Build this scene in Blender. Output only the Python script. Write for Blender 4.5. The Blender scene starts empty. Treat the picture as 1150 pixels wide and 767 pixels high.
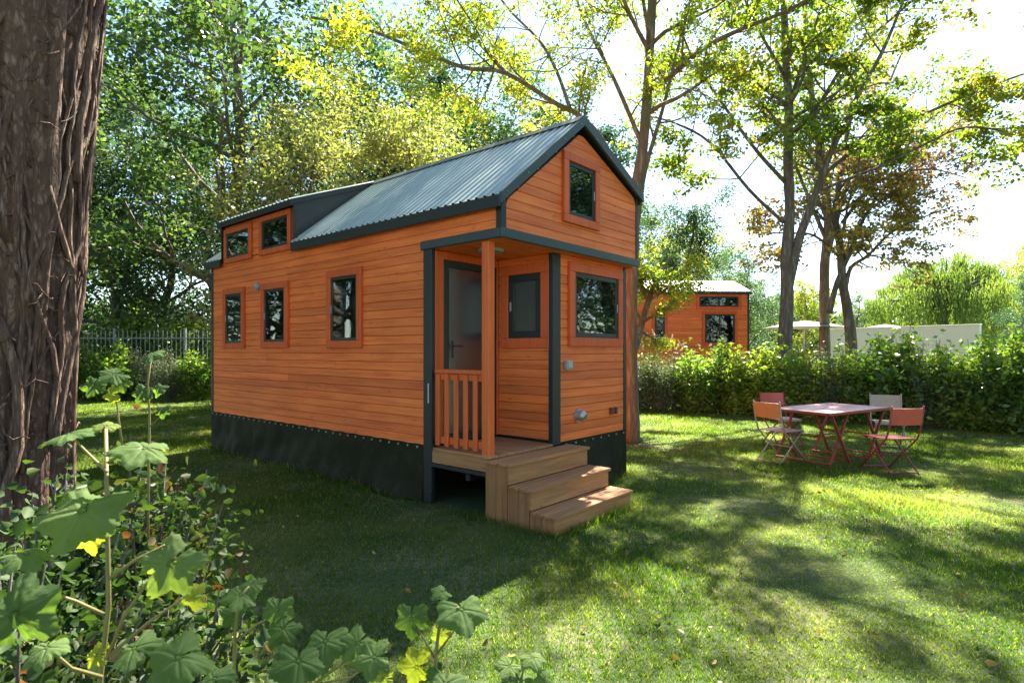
import bpy, math, random
import numpy as np
from mathutils import Vector, Matrix

# ------------------------------------------------------------------ camera, sky, sun, exposure
scene = bpy.context.scene
R = math.radians
F = 658.0; CX = 575.0; HY = 394.0; CAMH = 1.55      # measured on the 1150 px wide photograph
cam_d = bpy.data.cameras.new('camera'); cam = bpy.data.objects.new('camera', cam_d)
scene.collection.objects.link(cam); scene.camera = cam
cam.location = (0, 0, CAMH); cam.rotation_euler = (R(90), 0, 0)
cam_d.sensor_width = 36; cam_d.lens = 36 * F / 1150.0
cam_d.shift_y = (HY - 383.5) / 1150.0
cam_d.clip_start = 0.05; cam_d.clip_end = 800
cam_d.dof.use_dof = True; cam_d.dof.focus_distance = 6.0; cam_d.dof.aperture_fstop = 7.0

SUN_EL, SUN_AZ = 50.0, 24.0                          # azimuth to the right of the view direction (+Y)
w = bpy.data.worlds.new('World'); scene.world = w; w.use_nodes = True
nt = w.node_tree
sky = nt.nodes.new('ShaderNodeTexSky'); sky.sky_type = 'NISHITA'; sky.sun_disc = False
sky.sun_elevation = R(SUN_EL); sky.sun_rotation = R(SUN_AZ)
sky.air_density = 1.0; sky.dust_density = 0.4; sky.ozone_density = 1.5
bg = nt.nodes['Background']; bg.inputs['Strength'].default_value = 0.065
nt.links.new(sky.outputs[0], bg.inputs['Color'])
sd = bpy.data.lights.new('sun', 'SUN'); so = bpy.data.objects.new('sun', sd); scene.collection.objects.link(so)
sd.energy = 5.0; sd.angle = R(0.6); sd.color = (1.0, 0.93, 0.80)
sdir = Vector((math.sin(R(SUN_AZ)) * math.cos(R(SUN_EL)), math.cos(R(SUN_AZ)) * math.cos(R(SUN_EL)), math.sin(R(SUN_EL))))
so.rotation_euler = sdir.to_track_quat('Z', 'Y').to_euler(); so.location = (10, 20, 30)
scene.view_settings.view_transform = 'Standard'; scene.view_settings.look = 'None'
scene.view_settings.exposure = 2.55; scene.view_settings.gamma = 1.0
scene.cycles.max_bounces = 8; scene.cycles.diffuse_bounces = 5; scene.cycles.transmission_bounces = 4
scene.cycles.transparent_max_bounces = 8

# ------------------------------------------------------------------ helpers
C = scene.collection
rnd = random.Random(7)

def P(px, py, d):                                    # photograph pixel at a distance -> a point of the place
    return Vector(((px - CX) / F * d, d, CAMH - (py - HY) / F * d))

def tag(o, label=None, cat=None, group=None, kind=None):
    if label: o['label'] = label
    if cat: o['category'] = cat
    if group: o['group'] = group
    if kind: o['kind'] = kind
    return o

def thing(name, label, cat, loc=(0, 0, 0), rz=0.0, group=None):
    o = bpy.data.objects.new(name, None); C.objects.link(o)
    o.location = loc; o.rotation_euler = (0, 0, rz); o.empty_display_size = 0.2
    return tag(o, label, cat, group)

def link(name, me, mat, parent=None):
    o = bpy.data.objects.new(name, me); C.objects.link(o)
    if mat: me.materials.append(mat)
    if parent: o.parent = parent
    return o

def dup(root, loc, rz, label, scale=None, group=None):
    r = root.copy(); C.objects.link(r); r.location = loc; r.rotation_euler = (0, 0, rz)
    r['label'] = label
    if group: r['group'] = group
    if scale: r.scale = scale
    for ch in list(root.children):
        c = ch.copy(); C.objects.link(c); c.parent = r
        for g in list(ch.children):
            d = g.copy(); C.objects.link(d); d.parent = c
    return r

class MB:
    """collects polygons of one mesh, with a per-vertex tint"""
    def __init__(s): s.v = []; s.f = []; s.t = []; s.tint = 0.5
    def add(s, vs, fs):
        b = len(s.v); s.v += [tuple(v) for v in vs]; s.t += [s.tint] * len(vs)
        s.f += [tuple(b + i for i in f) for f in fs]
    def box(s, x0, x1, y0, y1, z0, z1, M=None, bev=0.0):
        if bev > 0:
            b = min(bev, (x1 - x0) * .45, (y1 - y0) * .45, (z1 - z0) * .45)
            vs = []
            for X, sx in ((x0, 1), (x1, -1)):
                for Y, sy in ((y0, 1), (y1, -1)):
                    for Z, sz in ((z0, 1), (z1, -1)):
                        vs += [(X, Y + sy * b, Z + sz * b), (X + sx * b, Y, Z + sz * b), (X + sx * b, Y + sy * b, Z)]
            fs = []
            def i(a, b_, c, k): return (a * 4 + b_ * 2 + c) * 3 + k
            for a in (0, 1): fs.append((i(a,0,0,0), i(a,1,0,0), i(a,1,1,0), i(a,0,1,0)))
            for a in (0, 1): fs.append((i(0,a,0,1), i(1,a,0,1), i(1,a,1,1), i(0,a,1,1)))
            for a in (0, 1): fs.append((i(0,0,a,2), i(1,0,a,2), i(1,1,a,2), i(0,1,a,2)))
            for c in (0, 1):
                for d in (0, 1):
                    fs.append((i(c,d,0,0), i(c,d,1,0), i(c,d,1,1), i(c,d,0,1)))
                    fs.append((i(c,0,d,0), i(c,1,d,0), i(c,1,d,2), i(c,0,d,2)))
                    fs.append((i(0,c,d,1), i(1,c,d,1), i(1,c,d,2), i(0,c,d,2)))
            for a in (0, 1):
                for b_ in (0, 1):
                    for c in (0, 1): fs.append((i(a,b_,c,0), i(a,b_,c,1), i(a,b_,c,2)))
        else:
            vs = [(X, Y, Z) for X in (x0, x1) for Y in (y0, y1) for Z in (z0, z1)]
            fs = [(0,1,3,2), (4,6,7,5), (0,4,5,1), (2,3,7,6), (0,2,6,4), (1,5,7,3)]
        if M is not None: vs = [M @ Vector(v) for v in vs]
        s.add(vs, fs); return s
    def beam(s, a, b, wd, ht, up=(0, 0, 1), bev=0.0):
        a = Vector(a); b = Vector(b); d = b - a; L = d.length; d.normalize()
        u = Vector(up); sd_ = d.cross(u)
        if sd_.length < 1e-4: sd_ = d.cross(Vector((1, 0, 0)))
        sd_.normalize(); u = sd_.cross(d)
        M = Matrix(((d.x, sd_.x, u.x, a.x), (d.y, sd_.y, u.y, a.y), (d.z, sd_.z, u.z, a.z), (0, 0, 0, 1)))
        return s.box(0, L, -wd/2, wd/2, -ht/2, ht/2, M, bev)
    def tube(s, pts, rad, n=8, cap=True):
        pts = [Vector(p) for p in pts]; vs = []; m = len(pts)
        if not isinstance(rad, (list, tuple)): rad = [rad] * m
        prev = None
        for i, p in enumerate(pts):
            d = (pts[min(i+1, m-1)] - pts[max(i-1, 0)])
            if d.length < 1e-7: d = Vector((0, 0, 1))
            d.normalize()
            if prev is None:
                a = d.cross(Vector((0, 0, 1)))
                if a.length < .05: a = d.cross(Vector((1, 0, 0)))
            else: a = prev - d * prev.dot(d)
            a.normalize(); prev = a; b = d.cross(a)
            for k in range(n):
                t = 2 * math.pi * k / n
                vs.append(p + (a * math.cos(t) + b * math.sin(t)) * rad[i])
        fs = [(i*n+k, i*n+(k+1) % n, (i+1)*n+(k+1) % n, (i+1)*n+k) for i in range(m-1) for k in range(n)]
        if cap: fs += [tuple(range(n))[::-1], tuple(range((m-1)*n, m*n))]
        s.add(vs, fs); return s
    def prism(s, poly, a, b, axis):                  # polygon extruded along axis (0 x, 1 y, 2 z)
        n = len(poly)
        def mk(p, h):
            q = list(p); q.insert(axis, h); return tuple(q)
        s.add([mk(p, a) for p in poly] + [mk(p, b) for p in poly],
              [tuple(range(n)), tuple(range(n, 2*n))[::-1]] + [(i, (i+1) % n, n+(i+1) % n, n+i) for i in range(n)])
        return s
    def build(s, name, mat, parent=None, smooth=False):
        me = bpy.data.meshes.new(name); me.from_pydata(s.v, [], s.f)
        at = me.attributes.new('tint', 'FLOAT', 'POINT'); at.data.foreach_set('value', s.t)
        import bmesh
        bm = bmesh.new(); bm.from_mesh(me); bmesh.ops.recalc_face_normals(bm, faces=bm.faces); bm.to_mesh(me); bm.free()
        if smooth: me.polygons.foreach_set('use_smooth', [True] * len(me.polygons))
        return link(name, me, mat, parent)

def np_mesh(name, V, Fq, tint, mat, parent=None, smooth=False):
    """fast mesh from arrays, all faces with the same number of corners"""
    V = np.asarray(V, np.float32); Fq = np.asarray(Fq, np.int32); k = Fq.shape[1]
    me = bpy.data.meshes.new(name)
    me.vertices.add(len(V)); me.vertices.foreach_set('co', V.ravel())
    me.loops.add(Fq.size); me.loops.foreach_set('vertex_index', Fq.ravel())
    me.polygons.add(len(Fq)); me.polygons.foreach_set('loop_start', np.arange(0, Fq.size, k, dtype=np.int32))
    try: me.polygons.foreach_set('loop_total', np.full(len(Fq), k, np.int32))
    except Exception: pass
    me.update(calc_edges=True)
    if smooth: me.polygons.foreach_set('use_smooth', np.ones(len(Fq), bool))
    at = me.attributes.new('tint', 'FLOAT', 'POINT'); at.data.foreach_set('value', np.asarray(tint, np.float32))
    return link(name, me, mat, parent)

# ------------------------------------------------------------------ materials
class NG:
    def __init__(s, name):
        s.m = bpy.data.materials.new(name); s.m.use_nodes = True; s.t = s.m.node_tree; s.t.nodes.clear()
        s.out = s.t.nodes.new('ShaderNodeOutputMaterial')
    def n(s, typ, **kw):
        x = s.t.nodes.new('ShaderNode' + typ)
        for k, v in kw.items():
            if k.startswith('i_'): x.inputs[k[2:].replace('_', ' ')].default_value = v
            else: setattr(x, k, v)
        return x
    def l(s, a, b): s.t.links.new(a, b)
    def coord(s, scale=(1, 1, 1), src='Object'):
        tc = s.n('TexCoord'); mp = s.n('Mapping'); mp.inputs['Scale'].default_value = scale
        s.l(tc.outputs[src], mp.inputs[0]); return mp.outputs[0]
    def noise(s, vec, scale, detail=5, rough=.6):
        x = s.n('TexNoise'); x.inputs['Scale'].default_value = scale; x.inputs['Detail'].default_value = detail
        x.inputs['Roughness'].default_value = rough; s.l(vec, x.inputs['Vector']); return x.outputs['Fac']
    def ramp(s, fac, stops):
        x = s.n('ValToRGB'); e = x.color_ramp.elements
        while len(e) < len(stops): e.new(.5)
        for q, (p, c) in zip(e, stops): q.position = p; q.color = (*c, 1) if len(c) == 3 else c
        s.l(fac, x.inputs[0]); return x.outputs[0]
    def mix(s, fac, a, b, mode='MIX'):
        x = s.n('Mix', data_type='RGBA', blend_type=mode)
        if isinstance(fac, (int, float)): x.inputs[0].default_value = fac
        else: s.l(fac, x.inputs[0])
        for v, i in ((a, 6), (b, 7)):
            if isinstance(v, tuple): x.inputs[i].default_value = (*v, 1)
            else: s.l(v, x.inputs[i])
        return x.outputs[2]
    def attr(s, name='tint'):
        return s.n('Attribute', attribute_name=name).outputs['Fac']
    def math(s, op, a, b=0.0, c=None):
        x = s.n('Math', operation=op)
        for i, v in enumerate((a, b) if c is None else (a, b, c)):
            if isinstance(v, (int, float)): x.inputs[i].default_value = v
            else: s.l(v, x.inputs[i])
        return x.outputs[0]
    def bump(s, h, strength=.3, dist=.01):
        x = s.n('Bump'); x.inputs['Strength'].default_value = strength; x.inputs['Distance'].default_value = dist
        s.l(h, x.inputs['Height']); return x.outputs[0]
    def pbr(s, col, rough=.6, metal=0.0, normal=None, spec=None):
        x = s.n('BsdfPrincipled')
        if isinstance(col, tuple): x.inputs['Base Color'].default_value = (*col, 1)
        else: s.l(col, x.inputs['Base Color'])
        if isinstance(rough, (int, float)): x.inputs['Roughness'].default_value = rough
        else: s.l(rough, x.inputs['Roughness'])
        x.inputs['Metallic'].default_value = metal
        if spec is not None: x.inputs['Specular IOR Level'].default_value = spec
        if normal is not None: s.l(normal, x.inputs['Normal'])
        return x.outputs[0]
    def done(s, sh): s.l(sh, s.out.inputs['Surface']); return s.m

def simple(name, col, rough=.5, metal=0.0, var=.25, scale=9.0, bump=0.0, spec=None):
    g = NG(name); v = g.coord(); f = g.noise(v, scale)
    c = g.mix(f, tuple(x * (1 - var) for x in col), tuple(min(1, x * (1 + var)) for x in col))
    f2 = g.noise(v, scale * 6, 3)
    rr = g.math('MULTIPLY_ADD', f2, .25, rough - .12)
    nb = g.bump(f2, bump, .004) if bump else None
    return g.done(g.pbr(c, rr, metal, nb, spec))

def wood(name, axis, dark, mid, light, rough=.55, weather=None, knots=.4):
    """boards: grain runs along axis; a tint per board, knots and dirt patches"""
    g = NG(name)
    sc = [26.0] * 3; sc[axis] = 1.3
    v = g.coord(tuple(sc)); t = g.attr()
    of = g.n('VectorMath', operation='ADD'); cb = g.n('CombineXYZ')
    g.l(v, of.inputs[0]); t10 = g.math('MULTIPLY', t, 37.0)
    for k in range(3): g.l(t10, cb.inputs[k])
    g.l(cb.outputs[0], of.inputs[1]); v = of.outputs[0]
    f = g.noise(v, 1.0, 6, .62); f3 = g.noise(v, 3.4, 4, .7)
    c = g.ramp(g.math('ADD', g.math('MULTIPLY', f, .75), g.math('MULTIPLY', f3, .25)), [(.30, dark), (.5, mid), (.72, light)])
    tt = g.ramp(t, [(0, (.66, .60, .55)), (.5, (1, 1, 1)), (1, (1.22, 1.15, 1.05))])
    c = g.mix(1.0, c, tt, 'MULTIPLY')
    big = g.noise(g.coord((1, 1, 1)), 1.1, 4)
    c = g.mix(1.0, c, g.ramp(big, [(.3, (.90, .87, .84)), (.6, (1.05, 1.05, 1.05))]), 'MULTIPLY')
    ks = [9.0] * 3; ks[axis] = 3.6
    vo = g.n('TexVoronoi'); vo.inputs['Scale'].default_value = 1.0; g.l(g.coord(tuple(ks)), vo.inputs['Vector'])
    kn = g.ramp(vo.outputs['Distance'], [(.07, (1, 1, 1)), (.14, (0, 0, 0))])
    kf = g.math('MULTIPLY', kn, knots)
    c = g.mix(kf, c, tuple(x * .45 for x in dark))
    if weather:
        wf = g.ramp(g.noise(g.coord((3, 3, 3)), 1.3, 6, .7), [(.42, (0, 0, 0)), (.68, (1, 1, 1))])
        c = g.mix(g.math('MULTIPLY', wf, .4), c, weather)
    h = g.math('ADD', f, g.math('MULTIPLY', f3, .6))
    return g.done(g.pbr(c, g.math('MULTIPLY_ADD', f3, .25, rough - .1), 0, g.bump(h, .35, .004)))

OD, OM, OL = (.55, .095, .019), (.80, .180, .034), (.90, .26, .06)
M = {}
M['clad_y'] = wood('orange_boards_along', 1, OD, OM, OL)
M['clad_x'] = wood('orange_boards_across', 0, OD, OM, OL)
M['trim_z'] = wood('orange_trim_upright', 2, (.46, .065, .012), (.62, .105, .018), (.70, .14, .03), knots=.2)
M['red_wood'] = wood('red_stained_wood', 2, (.50, .075, .014), (.66, .125, .022), (.76, .17, .03), knots=.1)
M['step_x'] = wood('step_boards', 0, (.20, .080, .026), (.38, .175, .058), (.50, .27, .10), .7, (.27, .17, .10))
M['step_z'] = wood('step_side_boards', 2, (.18, .07, .024), (.34, .15, .05), (.44, .22, .08), .7, (.18, .10, .05))
M['deck_y'] = wood('deck_boards', 1, (.20, .080, .026), (.38, .175, .058), (.50, .27, .10), .7, (.27, .17, .10))
M['anthracite'] = simple('anthracite_paint', (.013, .021, .022), .45, 0, .2, 4)
M['green_trim'] = simple('grey_green_trim', (.032, .056, .056), .45, 0, .18, 5)
M['dark'] = simple('dark_backing', (.010, .011, .011), .8)  # near-black backing; behind the panes it stands in for unlit rooms
M['steel'] = simple('galvanised_steel', (.42, .42, .41), .42, .8)
M['grey_plastic'] = simple('grey_plastic', (.30, .33, .35), .5)
M['black_metal'] = simple('black_metal', (.02, .02, .021), .5)
M['white'] = simple('white_plastic', (.75, .75, .72), .5)
M['brown_box'] = simple('brown_plastic', (.16, .05, .025), .5)

def metal_roof(name, col, rough):
    g = NG(name); v = g.coord((1, 1, 1))
    f = g.noise(v, 2.2, 6, .65); st = g.noise(g.coord((1.5, 14, 1.5)), 1, 5)
    c = g.mix(g.math('MULTIPLY', f, st), tuple(x * .75 for x in col), tuple(x * 1.5 for x in col))
    spots = g.ramp(g.noise(v, 26, 3, .5), [(.66, (0, 0, 0)), (.72, (1, 1, 1))])
    c = g.mix(g.math('MULTIPLY', spots, .35), c, (.12, .11, .07))
    return g.done(g.pbr(c, g.math('MULTIPLY_ADD', f, .35, rough - .12), .25))
M['roof'] = metal_roof('roof_sheet', (.33, .40, .38), .34)
M['roof_pale'] = metal_roof('pale_roof_sheet', (.50, .51, .50), .5)

def glass(name, tint=(.55, .6, .58), rg=.015):
    g = NG(name)
    fr = g.n('LayerWeight'); fr.inputs['Blend'].default_value = .32
    v = g.coord((1, 1, 1)); nb = g.bump(g.noise(v, 1.4, 2), .12, .02)
    tr = g.n('BsdfTransparent'); tr.inputs[0].default_value = (*tint, 1)
    gl = g.n('BsdfGlossy'); gl.inputs['Roughness'].default_value = rg; gl.inputs[0].default_value = (.95, .97, 1, 1)
    g.l(nb, gl.inputs['Normal'])
    mx = g.n('MixShader'); g.l(g.math('MULTIPLY_ADD', fr.outputs['Fresnel'], .55, .05), mx.inputs[0])
    g.l(tr.outputs[0], mx.inputs[1]); g.l(gl.outputs[0], mx.inputs[2])
    return g.done(mx.outputs[0])
M['glass'] = glass('window_glass'); M['dull_glass'] = glass('dull_glass', (.6, .6, .6), .25); M['door_blind'] = simple('grey_door_blind', (.020, .024, .022), .8)
g = NG('curtain_cloth'); wv = g.n('TexWave'); wv.inputs['Scale'].default_value = 9; wv.inputs['Distortion'].default_value = 1.5
wv.bands_direction = 'Y'; g.l(g.coord(), wv.inputs[0])
M['curtain'] = g.done(g.pbr(g.mix(wv.outputs['Fac'], (.42, .43, .36), (.62, .62, .54)), .9))
g = NG('rose_blind'); M['blind'] = g.done(g.pbr(g.mix(g.noise(g.coord(), 5), (.50, .36, .30), (.60, .44, .38)), .9))

def tarp():
    g = NG('tarpaulin'); v = g.coord()
    f = g.noise(v, 3, 6, .6); f2 = g.noise(v, 40, 3)
    c = g.mix(f, (.008, .011, .006), (.024, .029, .013))
    du = g.ramp(g.noise(v, 7, 5, .7), [(.5, (0, 0, 0)), (.75, (1, 1, 1))])
    c = g.mix(g.math('MULTIPLY', du, .5), c, (.05, .052, .026))  # olive dust, which also puts sunlight into the tarpaulin's colour
    return g.done(g.pbr(c, .62, 0, g.bump(g.math('ADD', f, g.math('MULTIPLY', f2, .15)), .6, .03), .12))
M['tarp'] = tarp()

def leafmat(name, stops, trans=.45, rough=.45, tboost=(1.35, 1.5, .55)):
    """leaf: tint picks the colour of each leaf; light passes through it"""
    g = NG(name); t = g.attr(); c = g.ramp(t, stops)
    oi = g.n('ObjectInfo')
    c = g.mix(1.0, c, g.ramp(oi.outputs['Random'], [(0, (.85, .88, .9)), (1, (1.12, 1.1, 1.0))]), 'MULTIPLY')
    tc = g.mix(1.0, c, tboost, 'MULTIPLY')
    p = g.pbr(c, rough if rough < .35 else max(rough, .5), 0, None, .45 if rough < .35 else .22)
    tl = g.n('BsdfTranslucent'); g.l(tc, tl.inputs[0])
    mx = g.n('MixShader'); mx.inputs[0].default_value = trans
    g.l(p, mx.inputs[1]); g.l(tl.outputs[0], mx.inputs[2])
    return g.done(mx.outputs[0])
GY = [(0, (.08, .14, .022)), (.45, (.19, .26, .04)), (.8, (.36, .36, .055)), (1, (.50, .38, .06))]
L_yel = leafmat('ash_leaves', GY, .55)
L_map = leafmat('maple_leaves', [(0, (.08, .15, .025)), (.5, (.18, .25, .04)), (.85, (.33, .33, .06)), (1, (.42, .24, .06))], .5)
L_dark = leafmat('dark_green_leaves', [(0, (.025, .06, .03)), (.6, (.055, .11, .05)), (1, (.15, .20, .07))], .42, tboost=(1.2, 1.35, .8))
L_mid = leafmat('mid_green_leaves', [(0, (.04, .085, .03)), (.6, (.095, .165, .05)), (1, (.24, .28, .07))], .45, tboost=(1.3, 1.35, .7))
L_blue = leafmat('blue_green_leaves', [(0, (.05, .11, .06)), (.6, (.10, .18, .09)), (1, (.24, .30, .13))], .4, tboost=(1.2, 1.4, .8))
L_tan = leafmat('tan_blossom_leaves', [(0, (.10, .17, .06)), (.5, (.28, .29, .13)), (1, (.52, .44, .25))], .35)
L_purple = leafmat('plum_leaves', [(0, (.20, .07, .06)), (.4, (.27, .12, .08)), (.68, (.27, .26, .07)), (1, (.38, .38, .08))], .45, tboost=(1.3, .98, .9))
L_willow = leafmat('willow_leaves', [(0, (.10, .15, .05)), (.6, (.20, .27, .08)), (1, (.38, .41, .14))], .45)
L_hedge = leafmat('hedge_leaves', [(0, (.05, .11, .02)), (.5, (.13, .23, .04)), (1, (.32, .38, .08))], .45, .32)
L_lime = leafmat('lime_shrub_leaves', [(0, (.11, .19, .025)), (.5, (.25, .35, .05)), (1, (.48, .47, .09))], .5, .33)
L_grey = leafmat('grey_shrub_leaves', [(0, (.05, .09, .05)), (.5, (.10, .14, .08)), (1, (.22, .25, .17))], .3)
L_red = leafmat('reddish_leaves', [(0, (.03, .06, .02)), (.7, (.07, .11, .03)), (.88, (.14, .07, .035)), (1, (.32, .09, .05))], .4, .35)
L_flower = leafmat('pale_flower_spikes', [(0, (.45, .33, .32)), (1, (.65, .56, .55))], .3, .7, (1, 1, 1))
L_under = leafmat('undergrowth_leaves', [(0, (.02, .05, .015)), (.6, (.055, .10, .028)), (1, (.09, .13, .035))], .35, .6)

def bark(name, a, b, moss=0.0, sc=1.0, zs=1.6):
    g = NG(name); v = g.coord((9 * sc, 9 * sc, zs * sc)); f = g.noise(v, 1.0, 8, .65)
    vo = g.n('TexVoronoi', feature='DISTANCE_TO_EDGE'); vo.inputs['Scale'].default_value = 1.3
    vm = g.n('VectorMath', operation='ADD'); g.l(v, vm.inputs[0])
    nz = g.n('TexNoise'); nz.inputs['Scale'].default_value = 1.2; g.l(v, nz.inputs['Vector'])
    g.l(nz.outputs['Color'], vm.inputs[1]); g.l(vm.outputs[0], vo.inputs['Vector'])
    fur = g.ramp(vo.outputs['Distance'], [(0, (0, 0, 0)), (.22, (1, 1, 1))])
    h = g.math('ADD', g.math('MULTIPLY', fur, .2), g.math('MULTIPLY', f, 1.3))
    c = g.ramp(h, [(.35, tuple(x * .5 for x in a)), (.8, a), (1.0, b)])
    if moss:
        mf = g.ramp(g.noise(g.coord((2, 2, 1)), 1.5, 5), [(.45, (0, 0, 0)), (.62, (1, 1, 1))])
        c = g.mix(g.math('MULTIPLY', mf, moss), c, (.10, .12, .03))
    return g.done(g.pbr(c, .9, 0, g.bump(h, .9, .03)))
B_brown = bark('brown_bark', (.16, .135, .11), (.28, .245, .205))
B_grey = bark('grey_bark', (.13, .11, .09), (.25, .22, .18))
B_moss = bark('mossy_bark', (.17, .115, .07), (.30, .22, .14), .5)
B_old = bark('old_furrowed_bark', (.13, .072, .048), (.28, .18, .13), 0, 1.9, 3.2)
B_vine = bark('vine_bark', (.14, .08, .055), (.28, .19, .14), 0, 3)

# ------------------------------------------------------------------ the lawn
def hill(x, y):
    return 0.0
def ground():
    g = NG('lawn_ground'); v = g.coord((1, 1, 1), 'Object')
    f = g.noise(v, .9, 6, .6); f2 = g.noise(v, 34, 5, .7); f3 = g.noise(v, 7, 4, .6)
    c = g.ramp(f2, [(.25, (.03, .045, .012)), (.55, (.055, .085, .02)), (.8, (.11, .12, .045))])
    dry = g.ramp(f, [(.50, (0, 0, 0)), (.66, (1, 1, 1))])
    c = g.mix(g.math('MULTIPLY', dry, .6), c, (.24, .20, .11))
    c = g.mix(g.math('MULTIPLY', g.ramp(f3, [(.6, (0, 0, 0)), (.7, (1, 1, 1))]), .35), c, (.05, .045, .03))
    m = g.done(g.pbr(c, .95, 0, g.bump(g.math('ADD', f2, f3), .8, .02)))
    n = 60; vs = []; fs = []
    me = MB(); me.add([(-300, -120, 0), (300, -120, 0), (300, 500, 0), (-300, 500, 0)], [(0, 1, 2, 3)])
    return tag(me.build('ground', m), 'flat garden ground under the grass, bare in spots', None, None, 'structure')
ground()

HX, HYY, HA = -0.097, 5.32, R(49.25)
ca, sa = math.cos(HA), math.sin(HA)
def house_local(x, y):
    dx, dy = x - HX, y - HYY
    return dx * ca + dy * sa, -dx * sa + dy * ca

def grass():
    g = NG('grass_blades'); t = g.attr()
    c = g.ramp(t, [(0, (.020, .052, .006)), (.45, (.050, .098, .010)), (.8, (.125, .155, .022)), (1, (.30, .27, .10))])
    v = g.coord((1, 1, 1), 'Object')
    pf = g.ramp(g.noise(v, .75, 5, .62), [(.46, (0, 0, 0)), (.64, (1, 1, 1))])
    c = g.mix(g.math('MULTIPLY', pf, .45), c, (.27, .25, .12))
    p = g.pbr(c, .7, 0, None, .12); tl = g.n('BsdfTranslucent'); g.l(g.mix(1.0, c, (2.6, 3.0, .85), 'MULTIPLY'), tl.inputs[0])
    mx = g.n('MixShader'); mx.inputs[0].default_value = .55; g.l(p, mx.inputs[1]); g.l(tl.outputs[0], mx.inputs[2])
    m = g.done(mx.outputs[0])
    r = np.random.default_rng(3); N = 1150000
    u = r.random(N); d0, d1 = 1.6, 24.0
    d = (d0**.35 + u * (d1**.35 - d0**.35)) ** (1 / .35)
    x = (r.random(N) * 2 - 1) * (d * 1.02 + 1.2)
    # tufting
    k = r.random(N) < .5; cell = .09
    x[k] = np.round(x[k] / cell) * cell + r.normal(0, .02, k.sum()); d[k] = np.round(d[k] / cell) * cell + r.normal(0, .02, k.sum())
    lx = (x - HX) * ca + (d - HYY) * sa; ly = -(x - HX) * sa + (d - HYY) * ca
    inside = (lx > .03) & (lx < 2.47) & (ly > .2) & (ly < 6.15)
    st = (lx > -.03) & (lx < 1.23) & (ly > -.6) & (ly < .2)
    keep = ~(inside | st)
    x = x[keep]; d = d[keep]; N = len(x)
    sc = np.clip((d / 4.0) ** .55, .75, 3)
    h = r.uniform(.014, .040, N) * (0.8 + .5 * np.sin(x * 2.1) * np.sin(d * 1.7 + 1) ** 2) * np.clip(sc, .8, 1.6)
    lx, ly = lx[keep], ly[keep]
    edge = (lx > -.16) & (lx < 2.66) & (ly > -.02) & (ly < 6.35) | (lx > -.14) & (lx < 1.36) & (ly > -.74) & (ly < .2)
    h = np.where(edge, h*r.uniform(1.2, 3.2, N), h)
    w_ = r.uniform(.0013, .0028, N) * sc * 1.2
    a = r.random(N) * 2 * np.pi; la = r.random(N) * 2 * np.pi; lean = r.uniform(.1, 1.1, N) * h
    V = np.zeros((N, 3, 3), np.float32)
    V[:, 0] = np.stack([x - np.cos(a) * w_, d - np.sin(a) * w_, np.zeros(N)], 1)
    V[:, 1] = np.stack([x + np.cos(a) * w_, d + np.sin(a) * w_, np.zeros(N)], 1)
    V[:, 2] = np.stack([x + np.cos(la) * lean, d + np.sin(la) * lean, h], 1)
    t = np.clip(r.normal(.42, .22, N), 0, 1); t[r.random(N) < .05] = 1
    o = np_mesh('grass', V.reshape(-1, 3), np.arange(N * 3).reshape(-1, 3), np.repeat(t, 3), m)
    lf = 450; dd = 2.2 + 12*r.random(lf)**1.3; cen = np.stack([(r.random(lf)*2-1)*(dd*.95), dd, r.uniform(.02, .045, lf)], 1)
    L1 = (cen[:, 0]-HX)*ca+(dd-HYY)*sa; L2 = -(cen[:, 0]-HX)*sa+(dd-HYY)*ca; cen = cen[~((L1 > -.1) & (L1 < 2.6) & (L2 > -.7) & (L2 < 6.3))]
    V_, F_, t_ = leaf_arrays(cen.astype(np.float32), r.uniform(.025, .06, len(cen)), r, 0, .6, r.random(len(cen)), True)
    fl_ = leafmat('fallen_leaf', [(0, (.20, .11, .04)), (.5, (.34, .24, .08)), (1, (.45, .38, .16))], .2)
    tag(np_mesh('fallen_leaves', V_, F_, t_, fl_), 'dry fallen leaves scattered over the lawn', 'leaves', None, 'stuff')
    tag(o, 'short mown green lawn grass with dry patches', 'grass', None, 'stuff')

# ------------------------------------------------------------------ boards, windows
def plank_wall(mb, o, u, n, z0, z1, xl, xr, pitch=.0945, rr=None, th=.02):
    """horizontal boards on a wall plane; xl(z), xr(z) give the ends"""
    rr = rr or rnd; o = Vector(o); u = Vector(u); n = Vector(n)
    k = 0
    z = z0
    while z < z1 - .012:
        h = min(pitch, z1 - z)
        prof = [(-th, 0.0), (-.005, 0.0), (0, .004), (0, h - .005), (-.005, h - .0025), (-th, h - .0025)]
        zm = z + h * .5
        L0, R0 = xl(zm), xr(zm)
        if R0 - L0 > .03:
            cuts = [0.0, 1.0]
            if R0 - L0 > 2.2: cuts = [0.0, rr.uniform(.25, .75), 1.0]
            for c0, c1 in zip(cuts[:-1], cuts[1:]):
                mb.tint = min(1, max(0, rr.gauss(.52, .15)))
                vs = []
                for e in (0, 1):
                    for d_, zz in prof:
                        q = z + zz; A, B = xl(q), xr(q)
                        if B < A: A = B = (A + B) / 2
                        t = (c0 if e == 0 else c1)
                        x = A + (B - A) * t
                        if e == 0 and c0 > 0: x += .0015
                        if e == 1 and c1 < 1: x -= .0015
                        vs.append(o + u * x + n * d_ + Vector((0, 0, q)))
                m_ = len(prof)
                mb.add(vs, [tuple(range(m_)), tuple(range(m_, 2*m_))[::-1]] + [(i, (i+1) % m_, m_+(i+1) % m_, m_+i) for i in range(m_)])
        z += pitch
    mb.tint = .5

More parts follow.
